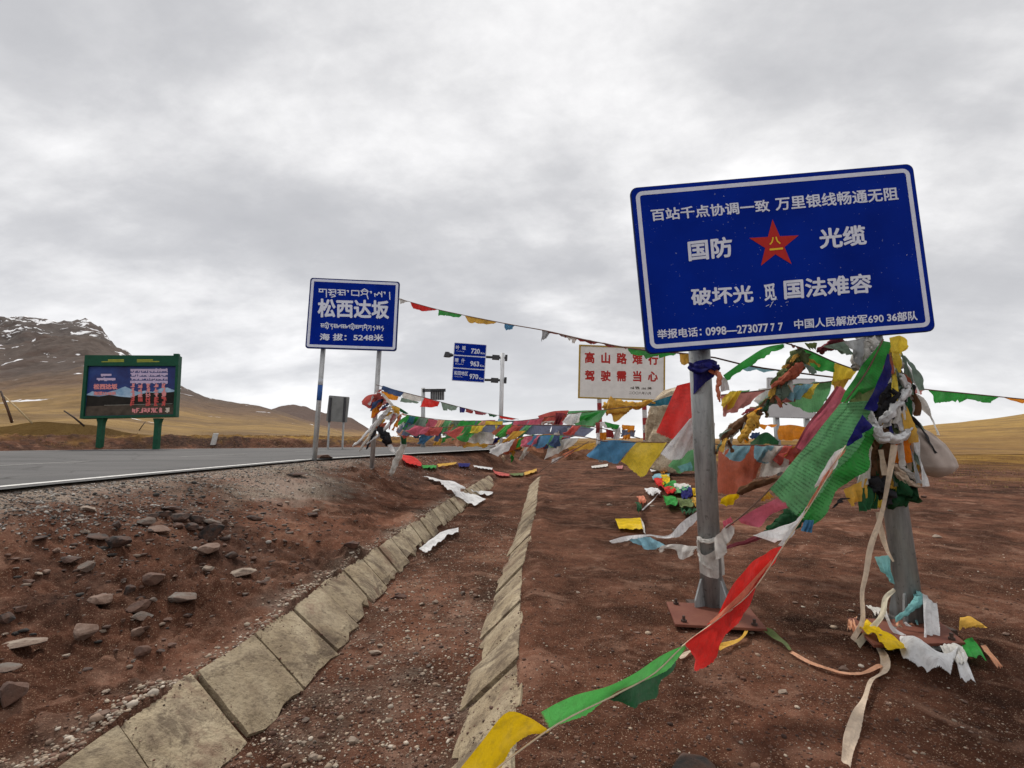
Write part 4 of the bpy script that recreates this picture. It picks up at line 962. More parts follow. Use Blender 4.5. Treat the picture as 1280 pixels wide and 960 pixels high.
for bb, tx in ((p4a, 749.5), (p4b, 805.5)):
    o = post(behind(B4, tx, 470, .11), bb, .11, parent=warn, mat=plain('board_post_white', (.55, .53, .52), .6, 0, .3, 6))
    t_ = behind(B4, tx, 470, .11)
    for k in range(4): m = MB(); m.cyl(bb.lerp(t_, .10+.17*k), bb.lerp(t_, .18+.17*k), 0.112, n=16, cap=False); m.build('red_band', plain('band_red', (.35, .03, .03), .6, 0, .4, 9), o, True)

# ------------------------------------------------------------------ 5. green framed scenic billboard over the road
B5 = Board([(107.9, 446.9), (226, 446.4), (221.2, 523.4), (101.6, 522.6)], 20.6, yaw0=.25, wy=.4, wp=20.)
g5a, g5b = post_base(124, 561.5), post_base(194, 561)
bill = thing('billboard', (g5a.x, g5a.y, 0), 'green framed billboard with mountain picture and red lettering across the road', 'billboard')
GREEN = plain('billboard_green', (.010, .085, .045), .55, 0, .25, 5)
B5.plate('board', B5.w, B5.h, 0, -.28, -.06, GREEN, bill)
a5, b5 = B5.loc(110, 457.6), B5.loc(217, 518.2)
iw, ih = b5[0]-a5[0], a5[1]-b5[1]; icx, icy = (a5[0]+b5[0])/2, (a5[1]+b5[1])/2
# frame: four members butted together
B5.plate('frame_member', B5.w, B5.h/2-(icy+ih/2), 0, -.06, .06, GREEN, bill, cy=(B5.h/2+icy+ih/2)/2)
B5.plate('frame_member', B5.w, (icy-ih/2)+B5.h/2, 0, -.06, .06, GREEN, bill, cy=(-B5.h/2+icy-ih/2)/2)
B5.plate('frame_member', (icx-iw/2)+B5.w/2, ih-.004, 0, -.06, .055, GREEN, bill, cx=(-B5.w/2+icx-iw/2)/2, cy=icy)
B5.plate('frame_member', B5.w/2-(icx+iw/2), ih-.004, 0, -.06, .055, GREEN, bill, cx=(B5.w/2+icx+iw/2)/2, cy=icy)
m = MB(); m.box(B5.P(B5.w/2-.1, B5.h/2+.03, 0), .1, .08, .045, B5.U, B5.N, B5.V); m.build('corner_cap', GREEN, bill)
def bsky():
    m, nt, b, out = newmat('printed_sky'); a = tnoise(nt, 1.2, 5, .6); c = ramp(nt, a, [(.3, (.006, .012, .11)), (.55, (.012, .045, .22)), (.75, (.05, .12, .30))]); nt.links.new(c, b.inputs['Base Color']); b.inputs['Roughness'].default_value = .6; return m
pic = B5.plate('printed_picture', iw-.01, ih-.01, 0, -.059, -.05, bsky(), bill, icx, icy, bev=.001)
def U5(u, v): return (icx-iw/2+.02+u*(iw-.04), icy-ih/2+.02+v*(ih-.04))
SNOW = plain('printed_snow', (.45, .60, .75), .6, 0, .35, 3, (.20, .36, .55)); HILLD = plain('printed_dark_hill', (.022, .018, .014), .6, 0, .5, 4)
PGRD = plain('printed_ground', (.10, .075, .055), .6, 0, .5, 3)
B5.poly('printed_mountain', [U5(*p) for p in ((0, .30), (.0, .44), (.06, .50), (.12, .44), (.22, .47), (.32, .52), (.42, .59), (.47, .55), (.56, .48), (.66, .50), (.74, .47), (.84, .55), (.91, .56), (1, .50), (1, .30))], -.046, SNOW, pic, px=False)
B5.poly('printed_hill', [U5(*p) for p in ((0, .16), (0, .42), (.14, .39), (.25, .42), (.38, .38), (.5, .36), (.58, .42), (.7, .46), (.86, .45), (1, .47), (1, .16))], -.043, HILLD, pic, px=False)
B5.poly('printed_plain', [U5(*p) for p in ((0, 0), (0, .19), (.4, .21), (1, .20), (1, 0))], -.040, PGRD, pic, px=False)
B5.poly('printed_road_line', [U5(*p) for p in ((.2, .205), (.98, .215), (.98, .222), (.2, .212))], -.038, plain('printed_line', (.4, .38, .33), .6), pic, px=False)
PINK = plain('printed_pink', (.80, .30, .30), .6, 0, .15, 20, bumpd=0); LAV = plain('printed_lavender', (.62, .50, .70), .6, 0, .15, 20, bumpd=0); PRED = plain('printed_red', (.62, .10, .09), .6, 0, .15, 20, bumpd=0)
write(B5, '松西达坂', (116.2, 486.8), (146.4, 486.6), (116.2, 479.6), PINK, bill, -.034, .05)
write(B5, '海拔5248米', (116.2, 494.2), (144.5, 493.8), (116.2, 489.2), PINK, bill, -.034, .04)
ks = list(G.keys())
def tibrow(x0, x1, y, h, n, sd_): rg = random.Random(sd_); tib(B5, [rg.choice(ks[:6]+['r', 'd', 'i', 'k']) for k in range(n)], (x0, y), (x1, y), h, LAV, bill, .045, -.034)
tibrow(126, 138, 467.8, 2.2, 5, 1); tibrow(121, 143, 473, 2.6, 9, 2)
for k in range(4): tibrow(163, 208.5, 461.6+k*4.9, 3.0, 18-k, 10+k)
for k in range(5):
    x = 162.2+k*9.6+(.8 if k > 2 else 0)
    for r_i in range(5 if k != 1 else 4):
        y = 479.6+r_i*5.6; scribble(B5, x, x+6.0, y, y+4.9, 1, PINK if r_i < 3 else PRED, bill, .040, -.032, 100+k*10+r_i)
scribble(B5, 164.5, 202, 510.3, 515.2, 8, PINK, bill, .036, -.032, 77)
scribble(B5, 206, 211.5, 510, 515.4, 1, plain('printed_cream', (.7, .6, .5), .6, bumpd=0), bill, .05, -.032, 78)
for xs_ in ((128, 156, 138), (172, 200, 190)):
    B5.poly('roof_ornament', [(xs_[0], 453.1), (xs_[1], 452.8), (xs_[1], 451.6), (xs_[0], 452)], .064, plain('ornament_yellow', (.42, .42, .06), .6), bill, .004)
    a, b_ = (136, 156) if xs_[0] == 128 else (172, 192)
    B5.poly('roof_ornament', [(a, 451.3), (b_, 451.1), (b_, 449.4), (a, 449.6)], .064, plain('ornament_yellow', (.42, .42, .06), .6), bill, .004)
for gb, tx in ((g5a, 125), (g5b, 196)):
    tp = B5.P(*B5.loc(tx, 523.2), -.15); m = MB(); s5 = .095
    V = []
    for z_, s_ in ((gb.z-.2, s5), (tp.z-.30, s5), (tp.z-.16, s5*1.12), (tp.z+.02, s5*1.75)):
        for a, b_ in ((-1, -1), (1, -1), (1, 1), (-1, 1)): V.append((tp.x+a*s_, tp.y+b_*s5, z_))
    F = [(k*4+i, k*4+(i+1) % 4, k*4+4+(i+1) % 4, k*4+4+i) for k in range(3) for i in range(4)]+[(0, 3, 2, 1), (12, 13, 14, 15)]
    m.add(V, F); m.build('leg', GREEN, bill)

# ------------------------------------------------------------------ 6. signs seen from behind, far sign, far white panel, guide posts and sticks
B6 = Board([(410.5, 494), (436.5, 496.2), (434.5, 530), (408.5, 524.5)], 21, yaw0=.3, wy=1.5, wp=30.)
g6a, g6b = under(B6, 411, 528), under(B6, 429, 528)
bs = thing('sign_back', (g6a.x, g6a.y, 0), 'bare grey back of a roadside sign on two thin posts beside the road', 'sign')
B6.plate('panel', B6.w, B6.h, .04, -.02, .02, plain('aluminium_back', (.27, .27, .26), .55, .3, .35, 2), bs)
for gb, tx, dx in ((g6a, 413.5, -.14), (g6b, 431.5, .22)):
    m = MB(); t_ = B6.P(*B6.loc(tx, 497), .06); l_ = B6.P(*B6.loc(tx-2, 528), .06); m.cyl(l_, t_, .05, n=10); m.build('upright', DARKST, bs)
    m = MB(); m.cyl(gb, l_+Vector((0, 0, .1)), .042, n=10); m.build('post', GALVL, bs)
B7 = Board([(538, 486.8), (555.5, 487), (555.2, 500), (538, 500)], 26, yaw0=.1, wy=2, wp=40.)
g7 = post_base(528.8, 559)
fs = thing('sign_back', (g7.x, g7.y, 0), 'small far sign hung from an arm on a thin grey pole', 'sign')
B7.plate('panel', B7.w, B7.h, .02, -.03, .03, plain('aluminium_back_pale', (.42, .42, .42), .5, .2, .2, 3), fs)
for k in range(6): B7.plate('rib', .05, B7.h*.98, 0, .031, .06, DARKST, fs, cx=B7.w*(-.4+.16*k))
m = MB(); m.cyl(g7, at(529, 485, g7.y), .12, .10, 14); m.build('pole', GALVL, fs, True)
for yy in (487, 489): m = MB(); m.cyl(at(528, yy, g7.y-.1), at(557, yy-.3, g7.y-.1), .04, n=8); m.build('arm', DARKST, fs)
B8 = Board([(960, 473), (1020, 473), (1018, 522.5), (960, 522)], 13, yaw0=0, wy=2, wp=40.)
g8a, g8b = under(B8, 972, 500), under(B8, 1010, 500)
ws = thing('white_panel', (g8a.x, g8a.y, 0), 'plain white panel on two short grey posts seen behind the green flags', 'sign')
B8.plate('panel', B8.w, B8.h, 0, -.04, .0, plain('plain_white_panel', (.62, .63, .64), .5, 0, .1, 4), ws)
B8.ring('edge', B8.w+.02, B8.h+.02, .01, .03, -.05, .004, GALVL, ws)
for gb, tx in ((g8a, 972), (g8b, 1010)): post(behind(B8, tx, 500, .07), gb, .075, parent=ws, mat=GALV)
def guide_post(px, pb_, pt_, label):
    a = ground(px, pb_); b_ = at(pt_[0], pt_[1], a.y); m = MB()
    d = (b_-a).normalized(); u = Vector((1, 0, 0)); n_ = d.cross(u).normalized()
    m.box((a+b_)/2, .09, .08, (b_-a).length/2, u, n_, d); o = m.build('guide_post', plain('post_white', (.68, .66, .63), .7, 0, .2, 8), None)
    bv = o.modifiers.new('b', 'BEVEL'); bv.width = .02; return tag(o, label, 'post')
guide_post(266, 556.5, (270, 541.5), 'stubby white guide post leaning on the far verge of the road')
def stick(a, b_, Ya, Yb, r, mat, label, lift=0):
    A = at(*a, Ya); B = at(*b_, Yb); m = MB(); M1 = A.lerp(B, .5)+Vector((0, 0, r)); m.tube([A, M1, B], [r, r*.9, r*.7], 7, .1); o = m.build('stick', mat, None, True); return tag(o, label, 'stick')
WOODD = plain('dark_wood', (.05, .03, .022), .8, 0, .4, 12); WOODP = plain('pale_wood', (.42, .31, .17), .8, 0, .3, 12); WOODB = plain('brown_wood', (.14, .07, .04), .8, 0, .3, 12)
stick((15, 528), (1, 489), 19.5, 20, .045, WOODD, 'dark upright stick at the left edge beyond the road')
stick((15, 528), (3, 498), 19.3, 19, .03, WOODB, 'short brown stick crossing the dark upright one')
stick((40, 529), (4, 494), 19, 20, .03, WOODP, 'pale straight pole leaning at the left edge beyond the road')
stick((105, 532.5), (80, 513.5), 20.2, 20.6, .035, WOODD, 'dark stick slanting left of the billboard legs')
stick((174, 538), (182, 527), 20.6, 21, .018, WOODD, 'thin twig slanting between the billboard legs')

# ------------------------------------------------------------------ 7. standing boulder hung with flags
def boulder():
    BY = 16.0; V, F = ico(5); V = V.copy(); rng = np.random.default_rng(4)
    for k in range(22):
        n = rng.normal(size=3); n /= np.linalg.norm(n); d = rng.uniform(.60, .92); dot = V@n; ov = dot > d; V[ov] -= np.outer(dot[ov]-d, n)*.9
    t = (V[:, 2]+1)/2
    left = np.interp(t, [0, .2, .45, .68, .82, .93, 1], [792, 794, 803, 812, 826, 843, 853]); right = np.interp(t, [0, .3, .6, .8, .93, 1], [905, 896, 880, 868, 863, 860])
    yy = np.interp(t, [0, 1], [594, 461]); L_ = np.array([at(a, b, BY)[:] for a, b in zip(left, yy)]); R_ = np.array([at(a, b, BY)[:] for a, b in zip(right, yy)])
    hr = np.hypot(V[:, 0], V[:, 1]); prof = np.sqrt(np.clip(1-V[:, 2]**2, 1e-4, 1)); ux = V[:, 0]/np.maximum(prof, .05); uy = V[:, 1]/np.maximum(prof, .05)
    w = (R_-L_)[:, 0]; kk = np.interp(t, [0, .05, .93, 1], [1, 1, .9, .25])
    X = (L_[:, 0]+R_[:, 0])/2+ux*w/2*kk*1.22; Y = BY+uy*w*.36*kk; Z = L_[:, 2]
    P = np.stack([X, Y, Z], 1); n1 = fbm(P[:, 0]*2.2+P[:, 1]*1.3, P[:, 2]*1.8+P[:, 1]*1.8, 6, 91, .62)[:, None]; nrm = np.stack([ux, uy, 0*ux], 1)
    P = P+nrm*n1*.24
    m_, nt, b, out = newmat('boulder_limestone'); a = tnoise(nt, 1.4, 7, .7, dist=.6); g = tnoise(nt, 6, 6, .7)
    c_ = ramp(nt, a, [(.3, (.27, .18, .11)), (.45, (.46, .36, .24)), (.62, (.64, .53, .38)), (.75, (.48, .37, .25))]); c_ = mixc(nt, .6, c_, ramp(nt, g, [(.34, (.42, .38, .34)), (.55, (1, 1, 1))]), 'MULTIPLY')
    nt.links.new(c_, b.inputs['Base Color']); b.inputs['Roughness'].default_value = .9; bump(nt, b, math_(nt, 'ADD', a, g), 1, .12)
    o = mk('boulder', P, F, m_, smooth=True); tag(o, 'tall beige boulder standing upright, its pointed top leaning right beside the white board', 'boulder')
boulder()

# ------------------------------------------------------------------ cloth
def patch(name, colname, top, bot, nu=14, nv=8, amp=.02, folds=2.5, ragged=.02, parent=None, label=None, seed=None, prt=False, belly=.0, trans=.28, cat=None, group=None, lies=False):
    """cloth spanning two edges (lists of 3-D points), with folds running from the hem it hangs on"""
    seed = seed if seed is not None else random.randint(0, 9999)
    T = resample(top, nu+1); B_ = resample(bot, nu+1); u = np.linspace(0, 1, nu+1); v = np.linspace(0, 1, nv+1)
    U_, V_ = np.meshgrid(u, v, indexing='ij')
    P = T[:, None]*(1-v[None, :, None])+B_[:, None]*v[None, :, None]
    du = np.gradient(P, axis=0); dv = np.gradient(P, axis=1); N = np.cross(du, dv); ln = np.linalg.norm(N, axis=2, keepdims=True); N = N/np.maximum(ln, 1e-9)
    mN = N.mean((0, 1)); mN /= max(np.linalg.norm(mN), 1e-9)
    d = amp*(np.sin(U_*folds*6.283+seed+V_*1.7+1.2*fbm(U_*2+seed, V_*2, 2, seed))*(.25+.75*V_))+amp*1.3*fbm(U_*3+seed, V_*2.2+seed, 3, seed+1)*(.3+.7*V_)+belly*np.sin(np.pi*U_)*np.sin(np.pi*np.clip(V_*.85+.05, 0, 1))
    if lies:
        mN = mN if mN[2] > 0 else -mN; d = np.abs(d)*1.2
    P = P+mN*d[..., None]
    size = max(np.linalg.norm(T[0]-T[-1]), np.linalg.norm(T[nu//2]-B_[nu//2]))
    down = (B_-T); down = down/np.maximum(np.linalg.norm(down, axis=1, keepdims=True), 1e-6)
    j = fbm(u*9+seed, u*0+seed*.3, 3, seed+5)*ragged*1.1*min(size, .5)/.4
    P[:, -1] += down*j[:, None]; P[:, -2] += down*j[:, None]*.5
    side = (fbm(v*6+seed, v*0, 2, seed+8)*ragged*.8)
    P[0] += (P[1]-P[0])*side[:, None]*5; P[-1] += (P[-2]-P[-1])*side[::-1, None]*5
    n, m_ = nu+1, nv+1; i, jj = np.meshgrid(np.arange(nu), np.arange(nv), indexing='ij'); a = (i*m_+jj).ravel()
    F = np.stack([a, a+1, a+m_+1, a+m_], 1).tolist()
    if name == 'flag' and not prt and parent is not None and parent['label'] != FRONT: prt = .3
    o = mk(name, P.reshape(-1, 3), F, cloth(colname, prt), parent, True, np.stack([U_.ravel(), V_.ravel()], 1))
    if label or cat: tag(o, label, cat, group)
    return o
def D(fn, pts, off=0): return [at(p[0], p[1], fn(p[0])+off+(p[2] if len(p) > 2 else 0)) for p in pts]
def inv(x0, y0, x1, y1): return lambda x: 1/np.interp(x, [min(x0, x1), max(x0, x1)], [1/y0, 1/y1] if x0 < x1 else [1/y1, 1/y0])
CORDM = plain('cord', (.17, .10, .075), .9, 0, .3, 30)
def cord(pts, r, parent, mat=None): m = MB(); m.tube(resample(pts, max(8, len(pts)*4)), r, 6); return m.build('cord', mat or CORDM, parent, True)
def flags(th, fn, lst, amp=.02, ragged=.02, off=0, nu=12, nv=7, folds=2.5, namep='flag'):
    for k, it in enumerate(lst):
        c, top, bot = it[:3]; o_ = it[3] if len(it) > 3 else {}
        of = o_.pop('off', off)
        patch(namep, c, D(fn, top, of), D(fn, bot, of+.03), o_.pop('nu', nu), o_.pop('nv', nv), amp=o_.pop('amp', amp), ragged=o_.pop('ragged', ragged), parent=th, label=o_.pop('label', LN.get(c, c)+' flag'), seed=k*13+int(top[0][0]), folds=o_.pop('folds', folds), **o_)
FRONT = 'long foreground flag string with white, red, green and yellow flags reaching the bottom edge'
LN = dict(paleg='pale green', vivid_yellow='bright yellow', vivid_orange='bright orange', fadedred='faded red', darkred='dark red', darkgreen='dark green', greygreen='grey green', greyblue='grey blue', skyblue='pale blue', gold='golden yellow', lime='lime green', offwhite='dirty white', rose='rose pink', slate='dark blue', turq='turquoise')
def twist(name, colname, pts, rad, label=None, cat=None, parent=None, lumps=.16, tw=.7, n=20, seg=None, group=None, seed=1):
    seg = max(seg or 0, 26, len(pts)*8); n = max(n, 20); P = resample(pts, seg); R_ = resample([(r,) for r in rad], seg)[:, 0] if isinstance(rad, (list, tuple)) else [rad]*seg
    R_ = [float(r)*(.92+.22*float(fbm(np.array([i/seg*4.0+seed]), np.array([seed*1.3]), 2, 3)[0])) for i, r in enumerate(R_)]; tw = tw*.28; lumps = max(.13, min(lumps*.8, .2)); R_ = [q*(1 if 1 < i < seg-2 else .55) for i, q in enumerate(R_)]
    P = P+np.stack([fbm(np.arange(seg)*.35+seed+k*9, np.zeros(seg), 2, seed) for k in range(3)], 1)*np.mean(R_)*.5; m = MB(); m.tube([Vector(p) for p in P], list(R_), n, lumps, seed, tw, .7); o = m.build(name, cloth(colname), parent, True); return tag(o, label, cat, group)
def ribbon(name, colname, pts, w, label=None, cat=None, parent=None, tw=.6, seg=None, seed=0, group=None, lie=False):
    """a narrow strip; it turns about its own length as it goes"""
    seg = seg or max(14, len(pts)*7); P = resample(pts, seg); Wd = resample([(x,) for x in (w if isinstance(w, (list, tuple)) else [w, w])], seg)[:, 0]; V = []; nv = 4
    for i in range(seg):
        p = Vector(P[i]); d = (Vector(P[min(i+1, seg-1)])-Vector(P[max(i-1, 0)])).normalized()
        view = (p-Vector((0, 0, CAMH))).normalized() if not lie else Vector((0, 0, -1)); s_ = d.cross(view).normalized(); n_ = d.cross(s_).normalized()
        a = tw*math.sin(i/seg*5+seed); s2 = s_*math.cos(a)+n_*math.sin(a)
        for k in range(nv+1):
            q = k/nv-.5; V.append(p+s2*q*Wd[i]+n_*(.12*Wd[i]*math.cos(q*6.28+i*.4)))
    F = [(i*(nv+1)+k, i*(nv+1)+k+1, (i+1)*(nv+1)+k+1, (i+1)*(nv+1)+k) for i in range(seg-1) for k in range(nv)]
    uv = [(i/seg, k/nv) for i in range(seg) for k in range(nv+1)]
    o = mk(name, V, F, cloth(colname), parent, True, uv); return tag(o, label, cat, group)

# --- string A: from the pass sign over the distance sign to the big sign
fA = inv(497, 10.4, 880, 3.35); cA = [(499, 373.5), (515, 378), (548, 387), (580, 394), (622, 402.5), (640, 406), (680, 413), (740, 426.5), (800, 437), (850, 441.5), (893, 447), (930, 456), (985, 464.5), (1045, 472)]
sA = thing('prayer_flag_string', D(fA, [cA[0]])[0], 'long thin flag string in the sky from the pass sign to the big sign', 'prayer flags')
cord(D(fA, cA), .006, sA)
flags(sA, fA, [('offwhite', [(498, 372), (511, 377)], [(501, 380), (506, 378)]), ('red', [(513, 377), (530, 382), (547, 386.5)], [(516, 385.5), (529, 388.5), (544, 388)]),
 ('green', [(548, 387), (563, 390), (578, 393)], [(549, 394), (561, 395), (574, 397)]), ('gold', [(582, 394.3), (602, 398), (622, 402.4)], [(584, 402), (600, 405.5), (617, 405)]),
 ('blue', [(631, 404), (643, 406.5)], [(632, 413), (639, 412)]), ('grey', [(677, 412.5), (689, 415)], [(677, 426), (683, 423)], dict(ragged=.05)), ('offwhite', [(698, 417), (722, 422)], [(708, 422), (718, 429)], dict(ragged=.05)),
 ('darkred', [(686, 414), (742, 427)], [(687, 416.5), (741, 429.5)]), ('green', [(785, 434.5), (815, 438.5), (847, 441.5)], [(789, 441), (817, 446), (840, 446)], dict(ragged=.04)), ('gold', [(849, 441.5), (870, 444)], [(852, 455), (866, 456)], dict(ragged=.05)),
 ('darkred', [(730, 424), (784, 434.5)], [(731, 426), (783, 436)]), ('skyblue', [(925, 455), (955, 460), (986, 464.6)], [(929, 463), (955, 465), (980, 465.6)], dict(ragged=.04))], .012)

# --- string B: from the post of the pass sign, falling away to the right
fB = inv(474, 10.6, 650, 17); cB = [(470, 481), (505, 490.5), (535, 498), (570, 507.5), (600, 514.5), (648, 524)]
sB = thing('prayer_flag_string', D(fB, [cB[0]])[0], 'upper flag string falling right from the pass sign post, starting dark blue and orange', 'prayer flags')
cord(D(fB, cB), .008, sB)
flags(sB, fB, [('slate', [(479, 482), (492, 486.5), (505, 490)], [(476, 487.5), (487, 492), (500, 496.5)]), ('orange', [(476, 488), (488, 492), (499, 496)], [(479, 497), (488, 500), (497, 500)], dict(off=.06)),
 ('offwhite', [(503, 490.5), (517, 493.5), (530, 497)], [(504, 498), (515, 500.5), (524, 502)]), ('greygreen', [(502, 497), (524, 502.5)], [(501, 502.5), (522, 504.5)], dict(off=.05)),
 ('red', [(530, 497), (550, 502.5)], [(525, 508.5), (538, 509.5), (548, 508)]), ('greygreen', [(551, 502), (572, 508.5)], [(555, 513.5), (569, 513)], dict(ragged=.05)),
 ('navy', [(574, 508.6), (582, 510.6)], [(575, 516), (581, 515.5)]), ('darkred', [(582, 510.6), (592, 513.5)], [(583, 515.5), (590, 517)]), ('maroon', [(592, 513), (609, 517)], [(595, 518), (606, 518.6)]),
 ('darkgreen', [(610, 517), (622, 519.5)], [(612, 520.5), (619, 521.5)]), ('red', [(624, 519.5), (646, 523.8)], [(626, 522.8), (640, 525)])], .02)

# --- lower crowded strings between the pass sign and the white board
fC = inv(505, 10.3, 760, 8.2)
cC = [(505, 518), (530, 522), (560, 525.5), (600, 526), (650, 526), (700, 519), (745, 513.5), (790, 508)]
sC = thing('prayer_flag_string', D(fC, [cC[0]])[0], 'crowded flag string at road height with large pink, red and green cloths', 'prayer flags')
cord(D(fC, cC), .007, sC)
flags(sC, fC, [('rose', [(524, 524), (540, 524), (556, 527)], [(517, 538), (536, 542), (554, 537)]), ('green', [(519, 528), (536, 524)], [(524, 532), (535, 529)], dict(off=-.08)),
 ('fadedred', [(501, 541), (519, 536)], [(503, 549), (517, 543)], dict(off=-.05)), ('greygreen', [(563, 527), (581, 525)], [(561, 538), (575, 543)]), ('white', [(556, 527), (564, 527)], [(553, 545), (559, 545)], dict(off=-.1)),
 ('fadedred', [(580, 526), (600, 525.5), (620, 525)], [(582, 537), (598, 532), (619, 529.5)]), ('skyblue', [(622, 524), (650, 526), (682, 525)], [(624, 528), (650, 528.5), (680, 528)]),
 ('fadedred', [(672, 520), (692, 514), (711, 513)], [(676, 527), (694, 531), (709, 523)]), ('paleg', [(708, 514), (733, 513), (759, 513)], [(713, 526), (730, 537), (744, 533)]), ('green', [(716, 523), (752, 514)], [(711, 527), (737, 525)], dict(off=-.12)),
 ('maroon', [(694, 516), (706, 516)], [(693, 532), (697, 532)], dict(off=-.06)), ('offwhite', [(667, 531), (676, 530)], [(665, 541), (672, 538)], dict(off=-.1)), ('offwhite', [(676, 527), (694, 526)], [(678, 530), (692, 530)], dict(off=-.08))], .04, .03, folds=2)
fD = inv(505, 10.0, 790, 7.0)
cD = [(505, 528), (527, 533), (560, 534), (600, 531.5), (650, 531.5), (700, 531.5), (745, 534), (770, 540), (800, 548)]
sD = thing('prayer_flag_string', D(fD, [cD[0]])[0], 'flag string at road height carrying long grey blue cloths below the pink ones', 'prayer flags')
cord(D(fD, cD), .007, sD)
flags(sD, fD, [('teal', [(511, 520), (520, 521)], [(505, 537), (513, 538)]), ('white', [(499, 531), (505, 527)], [(500, 539), (508, 539)]), ('blue', [(527, 543), (549, 541)], [(521, 554), (530, 556)]), ('gold', [(546, 547), (553, 543)], [(541, 556), (550, 557)], dict(off=.05)),
 ('green', [(552, 548), (560, 545)], [(552, 554), (558, 551)]), ('greyblue', [(586, 534), (603, 531.5), (619, 531)], [(585, 539), (602, 543), (619, 542.5)]), ('white', [(578, 543), (598, 539.5), (618, 541)], [(583, 552), (600, 555), (616, 555)], dict(off=-.03)),
 ('peach', [(560, 548), (572, 546), (583, 545)], [(562, 555), (572, 558), (582, 556)], dict(off=-.06)), ('gold', [(575, 553), (612, 553)], [(578, 558.5), (610, 559)], dict(off=.1)), ('greyblue', [(622, 531.5), (655, 531), (690, 531)], [(620, 542), (655, 543.5), (688, 543)]),
 ('greyblue', [(690, 531), (720, 532), (744, 536)], [(689, 543), (712, 546), (728, 547.5)]), ('lime', [(632, 532), (642, 528.5)], [(619, 545), (630, 547)], dict(off=-.15)), ('navy', [(618, 547), (627, 547)], [(615, 556), (621, 553)], dict(off=-.1))], .04, .03, folds=1.6)
fE = inv(610, 8.2, 870, 5.0)
cE = [(500, 545), (560, 556), (612, 560), (660, 545), (700, 544), (735, 547), (751, 551), (795, 552.5), (835, 553), (872, 552)]
fE2 = lambda x: float(np.interp(x, [500, 612, 735, 872], [9.0, 8.0, 6.6, 5.2]))
sE = thing('prayer_flag_string', D(fE2, [cE[4]])[0], 'nearest low flag string with a big blue and a big yellow cloth beside it', 'prayer flags')
cord(D(fE2, cE[2:]), .006, sE)
flags(sE, fE2, [('gold', [(642, 539), (658, 538.5)], [(619, 560), (628, 562)]), ('white', [(624, 552), (619, 556)], [(622, 563), (628, 562)], dict(off=-.1)), ('green', [(649, 549), (669, 542.5)], [(645, 561), (658, 555)]),
 ('orange', [(664, 547), (678, 543), (691, 543)], [(664, 553), (677, 551), (689, 547)]), ('fadedred', [(669, 552), (690, 548), (713, 545.6)], [(672, 562), (686, 559), (698, 552)]),
 ('offwhite', [(685, 557), (705, 549), (726, 547)], [(682, 573), (697, 567), (713, 558)], dict(off=-.12)), ('peach', [(652, 557), (680, 556)], [(651, 563), (680, 566)]), ('gold', [(708, 559), (745, 553)], [(712, 565), (742, 560)], dict(off=.1)),
 ('offwhite', [(657, 554), (664, 555)], [(650, 575), (653, 574)], dict(off=-.2)), ('blue', [(751, 551), (773, 550), (796, 552.5)], [(733, 569), (752, 576), (773, 580)], dict(amp=.03, folds=1.4, nu=18)),
 ('yellow', [(797, 553), (816, 552.5), (835, 553)], [(777, 576), (800, 596), (824, 571)], dict(amp=.03, folds=1.2, nu=20, belly=.06)), ('beige', [(789, 556), (797, 554)], [(777, 577), (783, 577)], dict(off=.1))], .03, .02, folds=1.6)
flags(sE, lambda x: fE2(x)-.1, [('coral', [(703, 567.5), (721, 559.5)], [(706, 572), (716, 566)]), ('white', [(690, 574), (703, 570)], [(689, 580), (696, 577)])], .01, .02)
cord([at(*p) for p in ((736, 552, 6.5), (705, 570, 6.3), (688, 580, 6.2), (674, 590, 6.1))], .006, sE)
flags(sE, fE2, [('green', [(755, 527), (775, 531.5)], [(758, 533.5), (772.5, 537.5)]), ('white', [(748, 528), (755, 527), (776, 535)], [(745, 535), (756, 533), (770, 540)], dict(off=.08)), ('darkred', [(757, 536), (766, 538)], [(760, 547), (767, 548)]), ('orange', [(750, 541), (758, 540)], [(751, 550), (757, 550)]), ('darkred', [(745, 528), (750, 528)], [(744, 542), (749, 541)]),
 ('white', [(770, 537), (776, 534)], [(765, 549), (774, 550)]), ('orange', [(777, 531), (794, 532)], [(777, 537), (793, 541)], dict(off=.3)), ('greyblue', [(777, 537), (795, 538)], [(776, 545), (793, 546)], dict(off=.32)), ('orange', [(778, 545), (788, 542)], [(778, 549), (788, 549)], dict(off=.2)), ('white', [(745, 542), (750, 541)], [(746, 556), (751, 555)])], .02, .03)

# --- scarves and rags tied to the pass sign post
f9 = lambda x: 10.5
twist('scarf', 'white', D(f9, [(490, 509), (475, 523), (460, 540), (447, 553), (440, 558)]), [.03, .05, .045, .04, .02], 'longest white streamer blowing left from the pass sign post', 'scarf')
twist('scarf', 'offwhite', D(f9, [(488, 508), (474, 528), (462, 545), (449, 564)]), [.03, .04, .04, .02], 'dirty white streamer with a knotted end, middle of three on the pass sign post', 'scarf')
twist('scarf', 'white', D(f9, [(500, 516), (485, 532), (470, 547), (458, 555)]), [.03, .04, .04, .025], 'white streamer reaching lowest right of three on the pass sign post', 'scarf')
patch('rag', 'fadedred', D(f9, [(452, 502), (458, 495), (472, 493), (484, 499)]), D(f9, [(453, 506), (463, 511), (475, 510), (482, 504)]), 14, 8, .03, belly=.1, label='bulging faded red rag wrapped round the pass sign post', cat='rag')
patch('rag', 'darkgreen', D(f9, [(489, 505), (500, 510), (511, 517)]), D(f9, [(489, 509), (498, 514), (508, 518)]), label='dark rag with a yellow edge hanging from the knot on the pass sign post', cat='rag')
patch('rag', 'gold', D(f9, [(488, 506), (500, 510)], -.05), D(f9, [(493, 516), (499, 518)], -.05), label='small yellow rag under the knot on the pass sign post', cat='rag')
